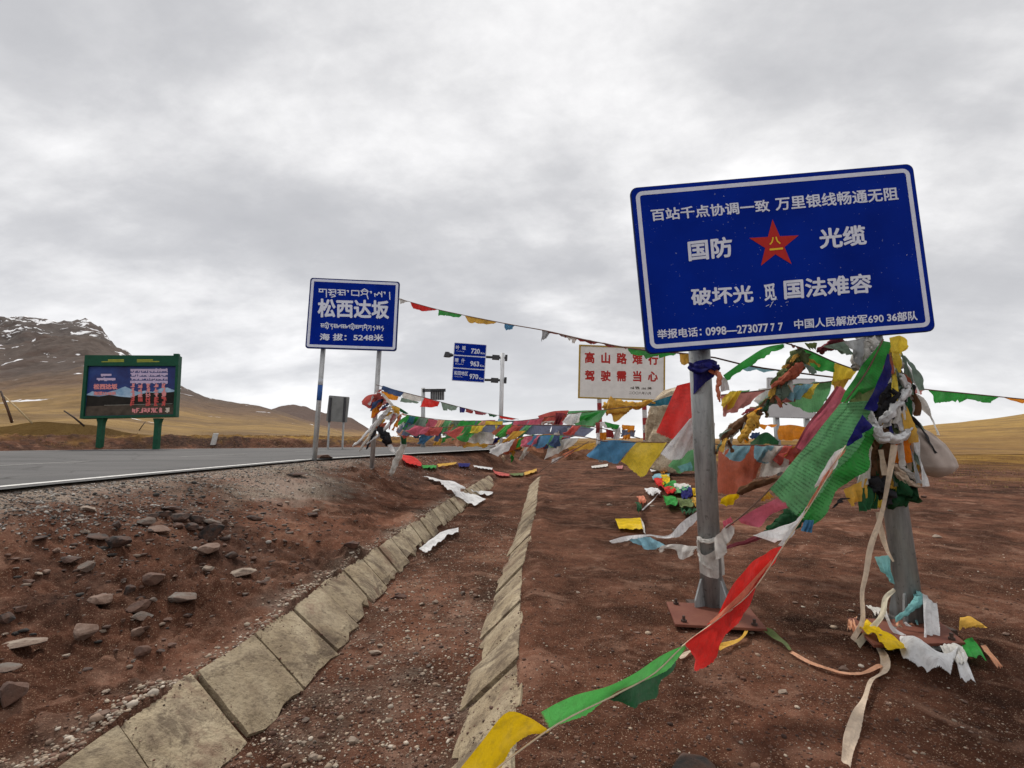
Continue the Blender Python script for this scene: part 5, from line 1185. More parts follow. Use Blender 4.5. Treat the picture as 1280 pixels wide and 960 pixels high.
patch('rag', 'offwhite', D(f9, [(474, 490), (480, 492)], -.1), D(f9, [(489, 508), (494, 508)], -.1), label='white strap running down from the orange flag on the pass sign post', cat='rag', amp=.01)
patch('rag', 'orange', D(f9, [(465, 511), (472, 508)]), D(f9, [(464, 523), (470, 521)]), label='orange rag stuck to the pass sign post below the red bulge', cat='rag')
patch('rag', 'rust', D(f9, [(466, 531), (484, 528)]), D(f9, [(467, 536), (481, 534)]), label='rust red rag behind the white streamers on the pass sign post', cat='rag')
twist('scarf', 'dark', D(f9, [(474, 535), (480, 544), (485, 554)]), [.09, .11, .10], 'black rolled cloth hanging right of the pass sign post', 'scarf')
twist('scarf', 'dark', D(f9, [(470, 538), (462, 552), (458, 562)]), [.03, .03, .02], 'thin black rag hanging left of the pass sign post', 'scarf')
twist('scarf', 'offwhite', D(f9, [(500, 540), (504, 552), (500, 566), (494, 580), (488, 595)]), [.04, .07, .085, .08, .04], 'thick white scarf hanging to the ground right of the pass sign', 'scarf')
patch('rag', 'white', D(f9, [(484, 556), (490, 555)]), D(f9, [(487, 563), (497, 570)]), label='white rag joining the black roll to the thick white scarf', cat='rag', nu=10)
patch('rag', 'darkgreen', D(f9, [(501, 545), (508, 546)], -.1), D(f9, [(502, 555), (508, 556)], -.1), label='dark green rag tied round the thick white scarf', cat='rag')

def lay(pts, lift=.02): return [ground(p[0], p[1], 0)+Vector((0, 0, lift+(p[2] if len(p) > 2 else 0))) for p in pts]
# --- string lying across the ditch far away
sG = thing('prayer_flag_string', lay([(500, 575)])[0], 'flag string lying on the earth with a red flag beside the thick white scarf', 'prayer flags')
def gpatch(nm, c, top, bot, lift=.04, parent=None, label=None, cat=None, amp=.02, **k): return patch(nm, c, lay(top, lift), lay(bot, lift), k.pop('nu', 14), k.pop('nv', 8), amp, parent=parent, label=label, cat=cat, lies=True, **k)
gpatch('flag', 'red', [(501, 573), (515, 575), (527, 584)], [(503, 582), (514, 586), (526, 588)], .10, sG, 'red flag')
gpatch('flag', 'green', [(527, 584), (546, 584)], [(529, 588), (545, 588)], .05, sG, 'green flag')
gpatch('flag', 'gold', [(546, 583), (571, 580)], [(547, 587), (570, 583)], .06, sG, 'golden yellow flag')
gpatch('flag', 'navy', [(572, 581), (588, 581)], [(574, 586), (586, 586)], .05, sG, 'dark blue flag')
sH = thing('prayer_flag_string', lay([(592, 585)])[0], 'short flag string draped across the far end of the ditch slabs', 'prayer flags')
gpatch('flag', 'white', [(591, 584), (616, 587)], [(593, 587), (615, 590)], .06, sH, 'white flag')
gpatch('flag', 'fadedred', [(614, 587), (622, 592), (637, 595)], [(619, 595), (628, 598), (637, 598)], .06, sH, 'faded red flag')
gpatch('flag', 'olive', [(637, 594), (655, 593)], [(640, 597), (654, 597)], .05, sH, 'olive flag')
gpatch('flag', 'gold', [(655, 593), (671, 588)], [(656, 597), (671, 592)], .06, sH, 'golden yellow flag')
for c, p, q, r_, lb in (('gold', (640, 562), (641, 570), .05, 'small yellow rag dangling above the dark mound'), ('green', (640, 570), (639, 578), .04, 'small green rag dangling above the dark mound'), ('white', (661, 556), (652, 574), .06, 'white tapering rag dangling above the dark mound'), ('beige', (629, 571), (630, 577), .05, 'beige rag low above the left part of the dark mound')):
    twist('rag', c, [at(*p, 7.9), at((p[0]+q[0])/2+1, (p[1]+q[1])/2, 7.9), at(*q, 7.9)], [r_, r_*.8, r_*.2], lb, 'rag')
# --- white cloths in the ditch
gpatch('scarf', 'white', [(529, 598), (548, 602), (572, 607), (590, 620), (608, 627)], [(531, 600), (550, 608), (566, 622), (584, 633), (594, 637)], .05, None, 'large crumpled white scarf thrown over the left ditch slabs', 'scarf', amp=.035, folds=4, nu=30, nv=10, ragged=.04)
gpatch('scarf', 'white', [(587, 614), (602, 616), (617, 618)], [(590, 618), (602, 622), (614, 623)], .05, None, 'small white scarf right of the large crumpled one', 'scarf', amp=.03)
gpatch('scarf', 'white', [(573, 664), (556, 668), (542, 677), (523, 692)], [(573, 671), (560, 676), (549, 684), (534, 699)], .05, None, 'narrow white scarf lying on the edge of the left ditch slabs', 'scarf', amp=.02, folds=3, nu=24)
gpatch('rag', 'offwhite', [(739, 584), (760, 581)], [(740, 587), (760, 585)], .04, None, 'thin white scrap on the earth below the big blue flag', 'rag')
gpatch('rag', 'pink', [(770, 584), (779, 583)], [(772, 588), (778, 588)], .04, None, 'pinkish scrap on the earth left of the big yellow flag', 'rag')

# --- cloths beside the left steel post
fP = lambda x: 3.75
sP = thing('prayer_flag_string', at(870, 476, 3.75), 'string with a big red and a white flag blowing left of the thinner steel post', 'prayer flags')
flags(sP, fP, [('red', [(846, 482), (858, 479), (880, 474)], [(820, 541), (838, 549), (864, 556)], dict(amp=.018, nu=18, nv=14, ragged=.008)), ('white', [(862, 524), (872, 515), (884, 510)], [(825, 568), (836, 575), (876, 556)], dict(amp=.02, nu=18, nv=12, off=-.12, ragged=.012)),
 ('paleg', [(845, 569), (862, 562), (884, 559)], [(833, 580), (850, 592), (884, 583)], dict(amp=.03, nu=16, off=.1, belly=.05))], .02)
patch('rag', 'red', D(fP, [(862, 540), (872, 535)], -.05), D(fP, [(866, 562), (874, 558)], -.05), label='red corner showing under the white flag by the thinner post', cat='rag')
patch('rag', 'turq', D(fP, [(847, 583), (864, 577)], -.1), D(fP, [(852, 590), (865, 588)], -.1), label='small turquoise rag below the green flag by the thinner post', cat='rag')
twist('scarf', 'gold', [at(*p, 14.6) for p in ((757, 508), (775, 510), (805, 505), (818, 503))], [.24, .16, .11, .05], 'twisted mustard scarf pulled from the boulder towards the left', 'scarf', lumps=.25)
patch('scarf', 'gold', [at(*p, 14.6) for p in ((757, 508), (775, 509), (790, 508))], [at(*p, 14.55) for p in ((765, 518), (767, 527), (784, 516))], label='mustard corner hanging below the twisted mustard scarf', cat='scarf')
patch('scarf', 'teal', [at(*p, 14.6) for p in ((806, 505), (822, 500), (844, 493))], [at(*p, 14.6) for p in ((812, 508), (826, 507), (850, 504))], 14, 8, .05, label='dark teal scarf wrapped round the boulder', cat='scarf')
# knot on the left steel post
pk = 3.0
def yb(px, py):   # depth of the front of the left post at that height
    t = (765-py)/(765-300); return base1.lerp(top1, max(0, min(1, t))).y-PR
patch('scarf', 'navy', [at(865, 455, yb(0, 455)+.05), at(872, 451, yb(0, 451)-.03), at(884, 449, yb(0, 449)-.04), at(897, 452, yb(0, 452)+.05)], [at(867, 494, yb(0, 494)+.04), at(874, 486, yb(0, 486)-.02), at(884, 478, yb(0, 478)-.03), at(897, 466, yb(0, 466)+.05)], 18, 12, .012, folds=2, ragged=.005, label='navy scarf knotted round the top of the thinner post', cat='scarf')
twist('scarf', 'navy', [at(864, 458, yb(0, 458)+.03), at(874, 461, yb(0, 460)-.05), at(886, 458, yb(0, 458)-.06), at(898, 461, yb(0, 460)+.02)], [.03, .035, .04, .02], 'navy knot of the scarf on the thinner post', 'scarf', lumps=.3)
twist('scarf', 'coral', [at(885, 462, yb(0, 462)-.05), at(893, 465, yb(0, 465)-.04), at(899, 470, 3.1), at(897, 485, 3.1), at(899, 502, 3.12)], [.012, .02, .015, .013, .012], 'coral scarf tail right of the navy knot', 'scarf')
patch('rag', 'white', [at(900, 470, 3.15), at(908, 473, 3.15)], [at(901, 490, 3.15), at(912, 488, 3.15)], label='small white rag right of the navy knot', cat='rag', amp=.01)
fQ = inv(895, 3.15, 1100, 2.95)
patch('scarf', 'green', D(fQ, [(904, 469), (934, 448), (958, 434), (980, 429.5)]), D(fQ, [(908, 476), (940, 457), (962, 443), (981, 432)]), 20, 8, .012, folds=2, label='green scarf stretched from the navy knot up to the big sign', cat='scarf')
fR = lambda x: 3.5
sR = thing('prayer_flag_string', D(fR, [(901, 494)])[0], 'string sagging between the steel posts with a pink and a see-through green flag', 'prayer flags')
cord(D(fR, [(899, 494), (926, 491), (956, 487.5), (983, 483), (1013, 480), (1043, 476)]), .004, sR)
flags(sR, fR, [('pink', [(901, 494), (914, 491), (935, 490), (957, 487.5)], [(902, 521), (919, 516), (930, 510), (941, 501)], dict(amp=.02, nu=16)), ('paleg', [(977, 484), (1010, 480.5), (1040, 477.5)], [(972, 496), (994, 508), (1018, 516), (1037, 500)][:3]+[(1037, 501)], dict(amp=.02, nu=16)), ('darkgreen', [(983, 482), (1043, 475.5)], [(984, 484.5), (1042, 479)])], .02)
fS = lambda x: 3.3
sS = thing('prayer_flag_string', D(fS, [(1005, 436)])[0], 'string coming down from the big sign corner with olive, green and yellow flags', 'prayer flags')
cord(D(fS, [(982, 429), (1005, 436), (1044, 453), (1072, 463)]), .004, sS)
flags(sS, fS, [('green', [(1005, 436), (1025, 444), (1044, 453.5)], [(1004, 450), (1021, 463.5), (1042, 464.5)], dict(nu=14)), ('olive', [(1006, 429), (1021, 428)], [(1011, 436), (1019, 436)]), ('yellow', [(1044, 454), (1058, 458), (1071, 463)], [(1041, 482), (1050, 480), (1062, 472)], dict(nu=14)),
 ('gold', [(1041, 478), (1062, 472)], [(1043, 500), (1050, 501)], dict(off=-.06)), ('pink', [(984, 429), (1004, 435)], [(990, 434), (1002, 437)])], .015, .02)
twist('scarf', 'maroon', D(fS, [(1052, 425), (1038, 432), (1022, 440)]), [.05, .045, .02], 'dusky purple scarf stretched under the bottom edge of the big sign', 'scarf', lumps=.25)
twist('scarf', 'olive', D(fS, [(1004, 440), (993, 455), (980, 470), (965, 483)]), [.045, .06, .05, .02], 'thick olive brown twisted scarf slanting between the steel posts', 'scarf', lumps=.28)
twist('scarf', 'rust', D(lambda x: 3.22, [(1003, 455), (992, 465), (975, 478), (964, 485)]), [.02, .035, .03, .01], 'orange brown scarf wound along the olive one', 'scarf', lumps=.3)
twist('scarf', 'greygreen', D(fS, [(984, 484), (966, 497), (950, 512), (941, 520)]), [.04, .045, .03, .02], 'grey green twisted scarf continuing down left between the posts', 'scarf', lumps=.25)
twist('scarf', 'brown', D(fS, [(950, 512), (935, 524), (920, 533), (903, 552)]), [.035, .04, .04, .02], 'brown frayed scarf end behind the thinner post', 'scarf', lumps=.32)
twist('scarf', 'gold', D(lambda x: 3.2, [(944, 518), (938, 532), (930, 545), (924, 552)]), [.03, .035, .03, .02], 'orange yellow rag hanging from the brown frayed scarf', 'scarf', lumps=.3)
twist('scarf', 'offwhite', D(lambda x: 3.4, [(922, 532), (912, 540), (902, 553)]), [.03, .035, .02], 'white frayed rag just right of the thinner post', 'scarf', lumps=.3)
fT = lambda x: 4.6
sT = thing('prayer_flag_string', D(fT, [(899, 556)])[0], 'low string behind the posts with wide rust red and grey flags', 'prayer flags')
cord(D(fT, [(872, 553), (899, 555.5), (958, 556.5), (1001, 557), (1040, 556)]), .005, sT)
flags(sT, fT, [('rust', [(897, 555.7), (930, 556), (958, 556.7)], [(897, 618), (926, 617), (947, 598)], dict(amp=.03, nu=18, nv=12)), ('offwhite', [(958, 556.7), (980, 557), (1001, 557)], [(947, 598), (968, 594), (991, 584)], dict(amp=.02, nu=14)),
 ('pink', [(1001, 557), (1035, 556)], [(991, 584), (1020, 580)], dict(off=.05)), ('darkgreen', [(938, 553), (958, 540), (974, 552)], [(937, 556), (957, 556), (974, 556)], dict(off=.25, amp=.01)), ('orange', [(974, 532), (990, 531), (1007, 534)], [(972, 549), (988, 551), (1004, 548)], dict(off=.3)),
 ('orange', [(944, 531), (972, 530)], [(946, 534), (970, 534)], dict(off=.4)), ('slate', [(940, 541), (950, 540)], [(938, 548), (948, 549)], dict(off=.4))], .02, .015)
patch('scarf', 'vivid_yellow', [at(*p, 4.2) for p in ((901, 624), (910, 619), (924, 617))], [at(*p, 4.2) for p in ((901, 630), (912, 633), (923, 622))], 12, 8, .02, belly=.03, label='bright yellow rag blowing just right of the thinner post', cat='rag')
twist('scarf', 'brown', [at(*p, 4.2) for p in ((922, 618), (938, 608), (968, 600), (1000, 590))], [.03, .035, .03, .02], 'mustard brown twisted scarf leading to the bright yellow rag', 'scarf')

# --- the long cord with printed green flags from the thicker post down to the thinner one
fU = inv(900, 3.0, 1110, 2.85)
sU = thing('prayer_flag_string', D(fU, [(909, 655)])[0], 'string with large green printed flags slanting down left from the thicker post', 'prayer flags')
cord(D(fU, [(1104, 424), (1085, 462), (1058, 500), (1010, 555), (970, 603), (922, 649), (907, 660)]), .0045, sU)
flags(sU, fU, [('green', [(1104, 423), (1085, 448), (1066, 474), (1050, 503)], [(1112, 428), (1107, 458), (1095, 484), (1053, 507)], dict(nu=20, nv=8, amp=.02, label='bright green folded flag')),
 ('paleg', [(1091, 490), (1050, 504), (1008, 557), (961, 612)][1:], [(1094, 500), (1080, 541), (996, 647)], dict(nu=26, nv=18, amp=.016, prt=True, off=-.02, label='large light green flag printed with rows of script')),
 ('green', [(1080, 530), (1056, 560), (1012, 612), (997, 646)], [(1098, 535), (1087, 578), (1050, 613), (1014, 660)], dict(nu=22, nv=14, amp=.03, prt=True, off=.03, label='darker green flag printed with script')),
 ('olive', [(1090, 470), (1060, 495)], [(1100, 500), (1062, 540)], dict(off=.05, prt=True, label='olive green printed flag'))], .02, .01)
patch('scarf', 'navy', D(fU, [(1110, 441), (1103, 462), (1092, 488), (1080, 512)], -.05), D(fU, [(1114, 445), (1112, 475), (1103, 495), (1093, 516)], -.05), 18, 6, .012, label='navy scarf running down the middle of the thicker post bundle', cat='scarf')
patch('scarf', 'navy', D(fU, [(1078, 518), (1068, 536), (1057, 557)], -.09), D(fU, [(1090, 533), (1078, 545), (1058, 558)], -.09), 14, 8, .012, label='navy corner where the red and white flag line is tied', cat='scarf')
for q_ in range(2):
    patch('scarf', ('rose', 'maroon')[q_], D(fU, [(1050-q_*4, 482), (1034-q_*5, 506), (1012-q_*4, 532), (996-q_*3, 560)], .06+.03*q_), D(fU, [(1064-q_*9, 490), (1046-q_*8, 512), (1026-q_*8, 538), (1006-q_*6, 566)], .05+.03*q_), 26, 10, .022, folds=1.1, ragged=.006, label=('long dusky pink scarf stretched behind the printed green flag', 'dark maroon layer of the scarf behind the printed green flag')[q_], cat='scarf')
patch('scarf', 'rose', D(fU, [(978, 619), (958, 629), (938, 640), (921, 649)], .02), D(fU, [(982, 634), (964, 646), (944, 657), (926, 654)], .02), 20, 10, .022, folds=1.3, ragged=.008, label='pink folded scarf end near the foot of the thinner post', cat='scarf')
patch('rag', 'gold', D(fU, [(952, 620), (960, 613)], .03), D(fU, [(950, 628), (968, 622)], .03), label='small yellow corner above the pink rolled scarf end', cat='rag')
twist('scarf', 'darkgreen', D(fU, [(998, 643), (980, 655), (957, 666)], .1), [.05, .055, .02], 'dark green rolled cloth behind the white flag tip', 'scarf', lumps=.12)
patch('rag', 'dark', D(fU, [(1037, 638), (1050, 622)], .12), D(fU, [(1045, 632), (1062, 622)], .12), label='black scrap under the printed green flags', cat='rag')
patch('rag', 'blue', D(fU, [(1007, 650), (1017, 650)], -.02), D(fU, [(1003, 664), (1014, 666)], -.02), label='tiny blue rag at the lowest corner of the green flags', cat='rag')
twist('scarf', 'maroon', D(fU, [(1000, 655), (960, 668), (925, 680), (905, 686)], .2), [.012, .02, .018, .008], 'thin dark red cord-like rag behind the white flag tip', 'scarf')

# --- the bundle on the thicker post
def yt(py): t = (786-py)/(786-290); return base2.lerp(top2, max(0, min(1, t)))
def around(px, py, dy): return at(px, py, yt(py).y+dy)
rb = random.Random(11)
for k, (c, x, y0, y1, w, dy, lb) in enumerate([('offwhite', 1078, 425, 462, .06, -.02, 'grey crumpled cloth jammed under the big sign at the thicker post'), ('offwhite', 1090, 424, 455, .045, -.05, 'pale grey cloth hanging under the big sign beside the thicker post'), ('offwhite', 1117, 440, 478, .035, -.06, 'grey cloth below the orange yellow one at the thicker post'),
        ('dark', 1108, 482, 530, .075, -.08, 'black wad of cloth in the middle of the thicker post bundle'), ('brown', 1102, 530, 610, .085, -.03, 'brown wad of old cloth wrapped low on the thicker post'), ('grey', 1083, 560, 610, .06, .02, 'grey cloth behind the green flags at the thicker post'), ('darkgreen', 1122, 600, 632, .085, -.04, 'dark green wrap at the bottom of the thicker post bundle'), ('dark', 1100, 600, 628, .07, -.05, 'black wrap beside the dark green one at the bottom of the bundle'), ('greygreen', 1112, 455, 500, .06, -.05, 'grey green wad high in the thicker post bundle')]):
    twist('wad_of_cloth', c, [around(x-4, y0, dy), around(x+2, (y0*2+y1)/3, dy-.02), around(x-2, (y0+2*y1)/3, dy), around(x+3, y1, dy)], [w*.6, w, w, w*.6], lb, 'cloth', lumps=.22, tw=.5, n=22, seg=26, seed=k)
patch('rag', 'yellow', [around(1112, 422, -.09), around(1128, 420, -.09), around(1136, 433, -.07)], [around(1114, 440, -.1), around(1121, 446, -.1), around(1132, 438, -.08)], 12, 10, .02, label='orange yellow cloth sticking out at the top right of the bundle', cat='rag', prt=False)
patch('rag', 'grey', [around(1055, 427, -.05), around(1080, 423, -.07), around(1103, 423, -.05)], [around(1066, 440, -.04), around(1078, 462, -.08), around(1092, 448, -.05)], 16, 12, .03, folds=3, label='light grey cloth fan under the bottom edge of the big sign', cat='rag')
patch('rag', 'greygreen', [around(1028, 433, 0), around(1058, 426, 0)], [around(1050, 440, 0), around(1066, 446, 0)], 12, 8, .02, label='grey tail of cloth left of the light grey fan', cat='rag')
rope = [around(1124, 468, -.12), around(1133, 484, -.1), around(1124, 502, -.14), around(1110, 520, -.17), around(1098, 530, -.15)]
twist('thick_scarf', 'white', rope, [.025, .036, .034, .032, .02], 'thick white scarf curving down the right side of the bundle', 'scarf', lumps=.2, tw=.6, n=14, seg=30)
rope = [around(1073, 510, -.13), around(1085, 516, -.17), around(1091, 532, -.18), around(1100, 546, -.2), around(1118, 549, -.2), around(1132, 543, -.16), around(1138, 530, -.1)]
twist('thick_scarf', 'white', rope, [.025, .036, .034, .038, .036, .034, .02], 'thick white knotted scarf looping under the bundle like a rope', 'scarf', lumps=.2, tw=.6, n=14, seg=40)
twist('rag', 'white', [around(1095, 534, -.21), around(1099, 545, -.22), around(1099, 553, -.2)], [.03, .025, .008], 'pointed white knot end on the rope-like scarf', 'rag')
patch('rag', 'offwhite', [around(1112, 520, -.16), around(1126, 508, -.14)], [around(1104, 536, -.15), around(1128, 524, -.14)], 12, 10, .02, ragged=.04, label='torn white rag between the two thick white scarves', cat='rag')
patch('rag', 'darkgreen', [around(1124, 508, -.1), around(1134, 502, -.1), around(1141, 504, -.08)], [around(1118, 538, -.1), around(1130, 534, -.1), around(1142, 518, -.08)], 14, 12, .02, label='dark green flag poking out at the right side of the bundle', cat='rag')
patch('rag', 'vivid_orange', [around(1118, 554, -.16), around(1130, 550, -.16), around(1140, 545, -.12)], [around(1119, 578, -.15), around(1129, 581, -.15), around(1140, 568, -.11)], 14, 10, .015, ragged=.004, label='vivid orange cloth below the rope-like scarf', cat='rag')
def sack():
    V, F = ico(5); V = V.copy(); t = (V[:, 2]+1)/2
    w = np.interp(t, [0, .1, .35, .6, .85, 1], [.8, 1.0, 1.05, .92, .5, .16]); pr = np.sqrt(np.clip(1-V[:, 2]**2, 1e-4, 1)); ang = np.arctan2(V[:, 1], V[:, 0])
    fold = 1+.05*np.sin(ang*9+t*2)*np.interp(t, [0, .5, 1], [.3, .8, 2])+.05*fbm(V[:, 0]*2, V[:, 2]*2+V[:, 1], 3, 7)
    k = np.where(pr > .05, w*fold/np.maximum(1, 1), w*fold)
    X = np.cos(ang)*k*np.minimum(pr*1.25, 1)*.125; Y = np.sin(ang)*k*np.minimum(pr*1.25, 1)*.11; Z = (t-.5)*.34
    c = around(1148, 562, .02); X = X-(t-.5)*.13
    P = np.stack([X+c.x+.02, Y+c.y-.02, Z+c.z], 1); o = mk('sack', P, F, cloth('offwhite'), smooth=True)
    o.data.materials[0] = plain('sackcloth', (.52, .44, .39), .9, 0, .28, 7, bumpd=.004); tag(o, 'pale bulging sack tied behind the right side of the thicker post bundle', 'sack')
sack()
for k, (pts, c, lb) in enumerate([([(1117, 580), (1128, 592), (1140, 606)], 'beige', 'frayed beige rope end below the orange cloth, the left one'), ([(1124, 582), (1140, 594), (1152, 604)], 'offwhite', 'frayed pale rope end below the sack'), ([(1119, 590), (1130, 600), (1150, 608)], 'beige', 'short frayed rope between the two rope ends')]):
    twist('rope_end', c, [around(*p, -.14) for p in pts], [.016, .02, .014], lb, 'rope', lumps=.3, tw=1.4)
for k, (c, t_, b_, lb) in enumerate([('gold', [(1055, 612), (1084, 597)], [(1066, 634), (1082, 622)], 'mustard flag hanging under the green printed flags'), ('darkgreen', [(1070, 612), (1098, 606)], [(1076, 640), (1095, 637)], 'dark green flag hanging next to the mustard one'), ('yellow', [(1095, 602), (1100, 602)], [(1093, 632), (1104, 638)], 'narrow yellow flag hanging left of the beige ribbon'), ('gold', [(1112, 596), (1124, 602)], [(1110, 610), (1118, 612)], 'small mustard scrap right of the beige ribbon'), ('offwhite', [(1080, 570), (1090, 560)], [(1072, 612), (1088, 604)], 'dirty white cloth behind the green flags')]):
    patch('rag', c, [around(*p, -.10) for p in t_], [around(*p, -.10) for p in b_], 12, 10, .02, label=lb, cat='rag')
ribbon('ribbon', 'beige', [around(1101, 562, -.14), around(1104, 580, -.15), around(1106, 594, -.15)], [.025, .03, .035], 'short broad beige ribbon inside the bundle', 'ribbon')

def strip(name, c, p0, dirv, L_, w, parent, seed, amp=.02, sag=.5):
    # a torn strip of cloth: starts at p0, leaves along dirv and droops
    rg = random.Random(seed); d = Vector(dirv).normalized(); n = 14; nv = 4; side = d.cross(Vector((0, 0, 1)));
    if side.length < .1: side = Vector((1, 0, 0))
    side = side.normalized(); side = (side*math.cos(rg.uniform(-1.2, 1.2))+Vector((0, 0, 1))*math.sin(rg.uniform(-1.2, 1.2))).normalized(); V = []; p = Vector(p0); a0 = rg.uniform(0, 6)
    for i in range(n+1):
        t = i/n; ww = w*(1-.45*t*rg.uniform(.4, 1))*(.35+.65*min(1, t*4)); dd = (d+Vector((0, 0, -1))*sag*t*1.8).normalized(); nn = dd.cross(side).normalized(); ss = nn.cross(dd).normalized(); rot = .8*math.sin(a0+t*4); ss = (ss*math.cos(rot)+nn*math.sin(rot))
        for k in range(nv+1): q = k/nv-.5; V.append(p+ss*q*ww+nn*(amp*math.sin(k*2.2+i*.6+a0)+rg.uniform(-.002, .002)))
        p = p+dd*L_/n
    F = [(i*(nv+1)+k, i*(nv+1)+k+1, (i+1)*(nv+1)+k+1, (i+1)*(nv+1)+k) for i in range(n) for k in range(nv)]
    return mk(name, V, F, cloth(c), parent, True, [(i/n, k/nv) for i in range(n+1) for k in range(nv+1)])
def tangle(label, pts, N, cols, L_, w, seed, r=.07, wind=(-1, 0, 0), sag=.6, amp=.012):
    rg = random.Random(seed); P = resample(pts, 40); th = thing('rag_tangle', tuple(P[0]), label, 'rags')
    for k in range(N):
        c = Vector(P[rg.randrange(40)]); a = rg.uniform(-math.pi*.95, math.pi*.05); off = Vector((math.cos(a), math.sin(a), 0))*r*rg.uniform(.7, 1.15)
        d = off.normalized()*.5+Vector(wind)*rg.uniform(.2, 1.1)+Vector((rg.uniform(-.4, .4), rg.uniform(-.4, .4), rg.uniform(-1.1, .3)))
        strip('rag', rg.choice(cols), c+off, d, L_*rg.uniform(.5, 1.4), w*rg.uniform(.5, 1.5), th, seed*100+k, amp, sag)
    return th
tangle('tangle of torn faded rags tied round the thicker post under the big sign', [around(1100, 432, 0), around(1110, 500, 0), around(1114, 560, 0)], 84, ['offwhite', 'offwhite', 'white', 'white', 'dark', 'brown', 'green', 'darkgreen', 'navy', 'gold', 'grey', 'ivory', 'rust', 'greygreen', 'yellow', 'beige', 'olive'], .25, .055, 5, .085, (-.45, -.1, -.9), 2.0, .007)
tangle('tangle of frayed rags on the slanting string between the two posts', [at(1003, 442, 3.3), at(980, 470, 3.3), at(955, 507, 3.3), at(925, 530, 3.3), at(902, 553, 3.3)], 46, ['brown', 'olive', 'rust', 'gold', 'greygreen', 'offwhite', 'maroon', 'brown', 'orange', 'darkgreen'], .11, .028, 6, .025, (-.6, 0, -.3), .5, .007)
tangle('tangle of streamers knotted to the pass sign post', [at(474, 486, 10.6), at(482, 500, 10.6), at(492, 512, 10.6), at(505, 520, 10.5)], 26, ['white', 'offwhite', 'fadedred', 'orange', 'gold', 'darkgreen', 'slate', 'pink'], .35, .09, 7, .05, (-1, 0, -.4), .8, .02)
tangle('tangle of pale rags at the foot of the thicker post', [around(1118, 770, 0), around(1100, 792, -.1), around(1122, 800, -.14)], 16, ['offwhite', 'beige', 'white', 'peach', 'turq'], .12, .035, 8, .10, (0, 0, -.4), .9, .008)
# more flags on the low strings, filling the gaps between the large ones
def filler(th, fn, pts, N, cols, hmin, hmax, seed, wmin=9, wmax=22):
    rg = random.Random(seed); P = resample([(a, b_, 0) for a, b_ in pts], 200)
    for k in range(N):
        i = rg.randrange(150); x0, y0 = P[i][:2]; w = rg.uniform(wmin, wmax); j = min(199, i+max(2, int(w/abs(P[-1][0]-P[0][0])*200))); x1, y1 = P[j][:2]; h = rg.uniform(hmin, hmax); lean = rg.uniform(-14, -3); o_ = rg.uniform(-.25, .35); c = rg.choice(cols)
        patch('flag', c, [at(x0, y0, fn(x0)+o_), at((x0+x1)/2, (y0+y1)/2+.6, fn((x0+x1)/2)+o_), at(x1, y1, fn(x1)+o_)], [at(x0+lean, y0+h*.7, fn(x0)+o_), at((x0+x1)/2+lean, (y0+y1)/2+h, fn((x0+x1)/2)+o_+.05), at(x1+lean*.8, y1+h*.8, fn(x1)+o_)], 12, 8, .04, 1.6, .02, th, label=LN.get(c, c)+' flag', seed=seed*50+k)
ALLC = ['fadedred', 'rose', 'paleg', 'green', 'blue', 'greyblue', 'white', 'offwhite', 'gold', 'orange', 'peach', 'rust', 'greygreen', 'pink', 'yellow', 'slate']
filler(sC, fC, cC, 24, ALLC, 9, 20, 31); filler(sD, fD, cD, 28, ALLC, 10, 21, 32); filler(sE, fE2, cE[2:6], 20, ALLC, 9, 19, 33)
filler(sT, fT, [(885, 557), (1040, 557)], 12, ['rust', 'fadedred', 'offwhite', 'gold', 'skyblue'], 18, 36, 34, 18, 34); filler(sR, fR, [(904, 490), (1040, 477)], 8, ['pink', 'paleg', 'white', 'skyblue', 'yellow'], 10, 26, 35, 14, 30)
# --- string going off to the right
fV = inv(1133, 3.2, 1400, 5.5)
sV = thing('prayer_flag_string', D(fV, [(1133, 484)])[0], 'flag string leaving the picture at the right edge with a long green flag', 'prayer flags')
cord([at(p[0], p[1], fV(p[0])) for p in ((1130, 483), (1155, 486.5), (1200, 491), (1250, 496), (1280, 499), (1400, 512))], .004, sV)
flags(sV, fV, [('pink', [(1133, 484), (1156, 487)], [(1138, 494), (1150, 492)]), ('green', [(1160, 487), (1205, 491.5), (1251, 496)], [(1168, 502), (1212, 501), (1238, 505)], dict(nu=20, ragged=.03)), ('orange', [(1253, 496.3), (1275, 498.5), (1300, 501)], [(1262, 500), (1278, 504), (1300, 507)])], .012, .02)

